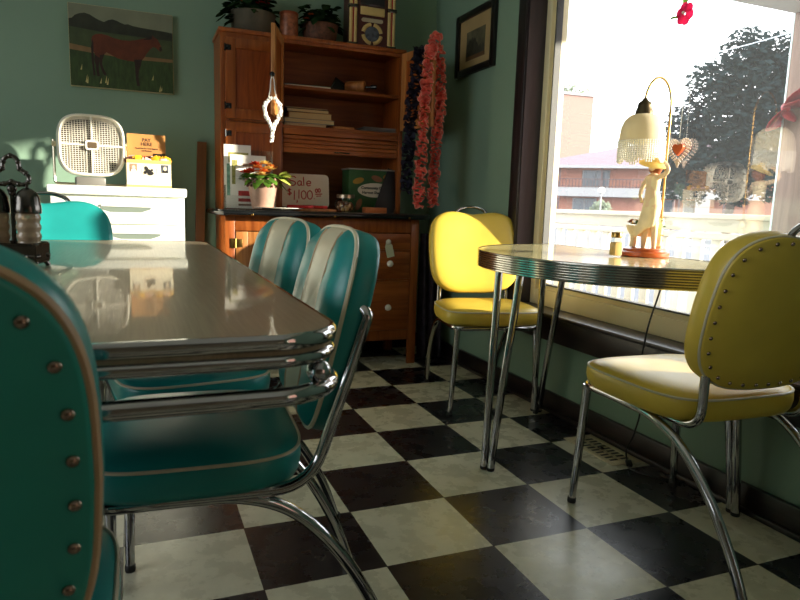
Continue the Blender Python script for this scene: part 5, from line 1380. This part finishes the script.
MB().tube([(Vector(A).lerp(Vector(B), i / 20) - Vector(A) - Vector((0, 0, 1)) * .5 * (1 - (2 * i / 20 - 1) ** 2)) for i in range(21)], .014, 6).build('cable', mat('pale_cable', (206, 214, 220), .4), wi)

# ------------------------------------------------------------------ light
wd_ = bpy.data.worlds.new('sky'); SC.world = wd_; wd_.use_nodes = True
bg = wd_.node_tree.nodes['Background']; bg.inputs['Color'].default_value = (.93, .97, 1, 1); bg.inputs['Strength'].default_value = 2.2
sun = bpy.data.lights.new('sun', 'SUN'); sun.energy = 7.5; sun.angle = math.radians(.9); sun.color = (1, .9, .72)
so = bpy.data.objects.new('sun', sun); COL.objects.link(so)
so.rotation_euler = Vector((-1, .6, -.225)).to_track_quat('-Z', 'Y').to_euler(); so.location = (8, -4, 5)
def portal(loc, rot, sx, sy):
    l = bpy.data.lights.new('window_portal', 'AREA'); l.shape = 'RECTANGLE'; l.size = sx; l.size_y = sy; l.cycles.is_portal = True
    o = bpy.data.objects.new('window_portal', l); COL.objects.link(o); o.location = loc; o.rotation_euler = rot
portal((WX + .2, .1, 1.23), (0, PI / 2, 0), 1.6, 1.8)
portal((WX + .2, -3.55, 1.23), (0, PI / 2, 0), 1.5, 1.25); portal((LX - .15, -.7, 1.45), (0, -PI / 2, 0), 1.3, 2.0)

# ------------------------------------------------------------------ camera
yaw, pitch, roll, f = .3888, -.145, .0317, 647.
cam = bpy.data.cameras.new('camera'); co = bpy.data.objects.new('camera', cam); COL.objects.link(co); SC.camera = co
cy, sy, cp, sp = cos(yaw), sin(yaw), cos(pitch), sin(pitch)
fw = Vector((sy * cp, cy * cp, sp)); r_ = Vector((cy, -sy, 0)); u_ = r_.cross(fw)
r2_ = r_ * cos(roll) + u_ * sin(roll); u2_ = -r_ * sin(roll) + u_ * cos(roll)
M = Matrix((r2_, u2_, -fw)).transposed().to_4x4(); M.translation = (-.864, -1.6991, .8923)
co.matrix_world = M
cam.sensor_width = 36; cam.lens = f / 800 * 36; cam.clip_start = .02; cam.clip_end = 600
cam.dof.use_dof = True; cam.dof.focus_distance = 2.3; cam.dof.aperture_fstop = 10
SC.view_settings.view_transform = 'Standard'; SC.view_settings.look = 'None'; SC.view_settings.gamma = 1; SC.view_settings.use_curve_mapping = False
SC.view_settings.exposure = 1.28
SC.cycles.use_denoising = True
SC.cycles.max_bounces = 10; SC.cycles.diffuse_bounces = 8; SC.cycles.transparent_max_bounces = 16; SC.cycles.sample_clamp_indirect = 6
SC.cycles.caustics_reflective = False; SC.cycles.caustics_refractive = False
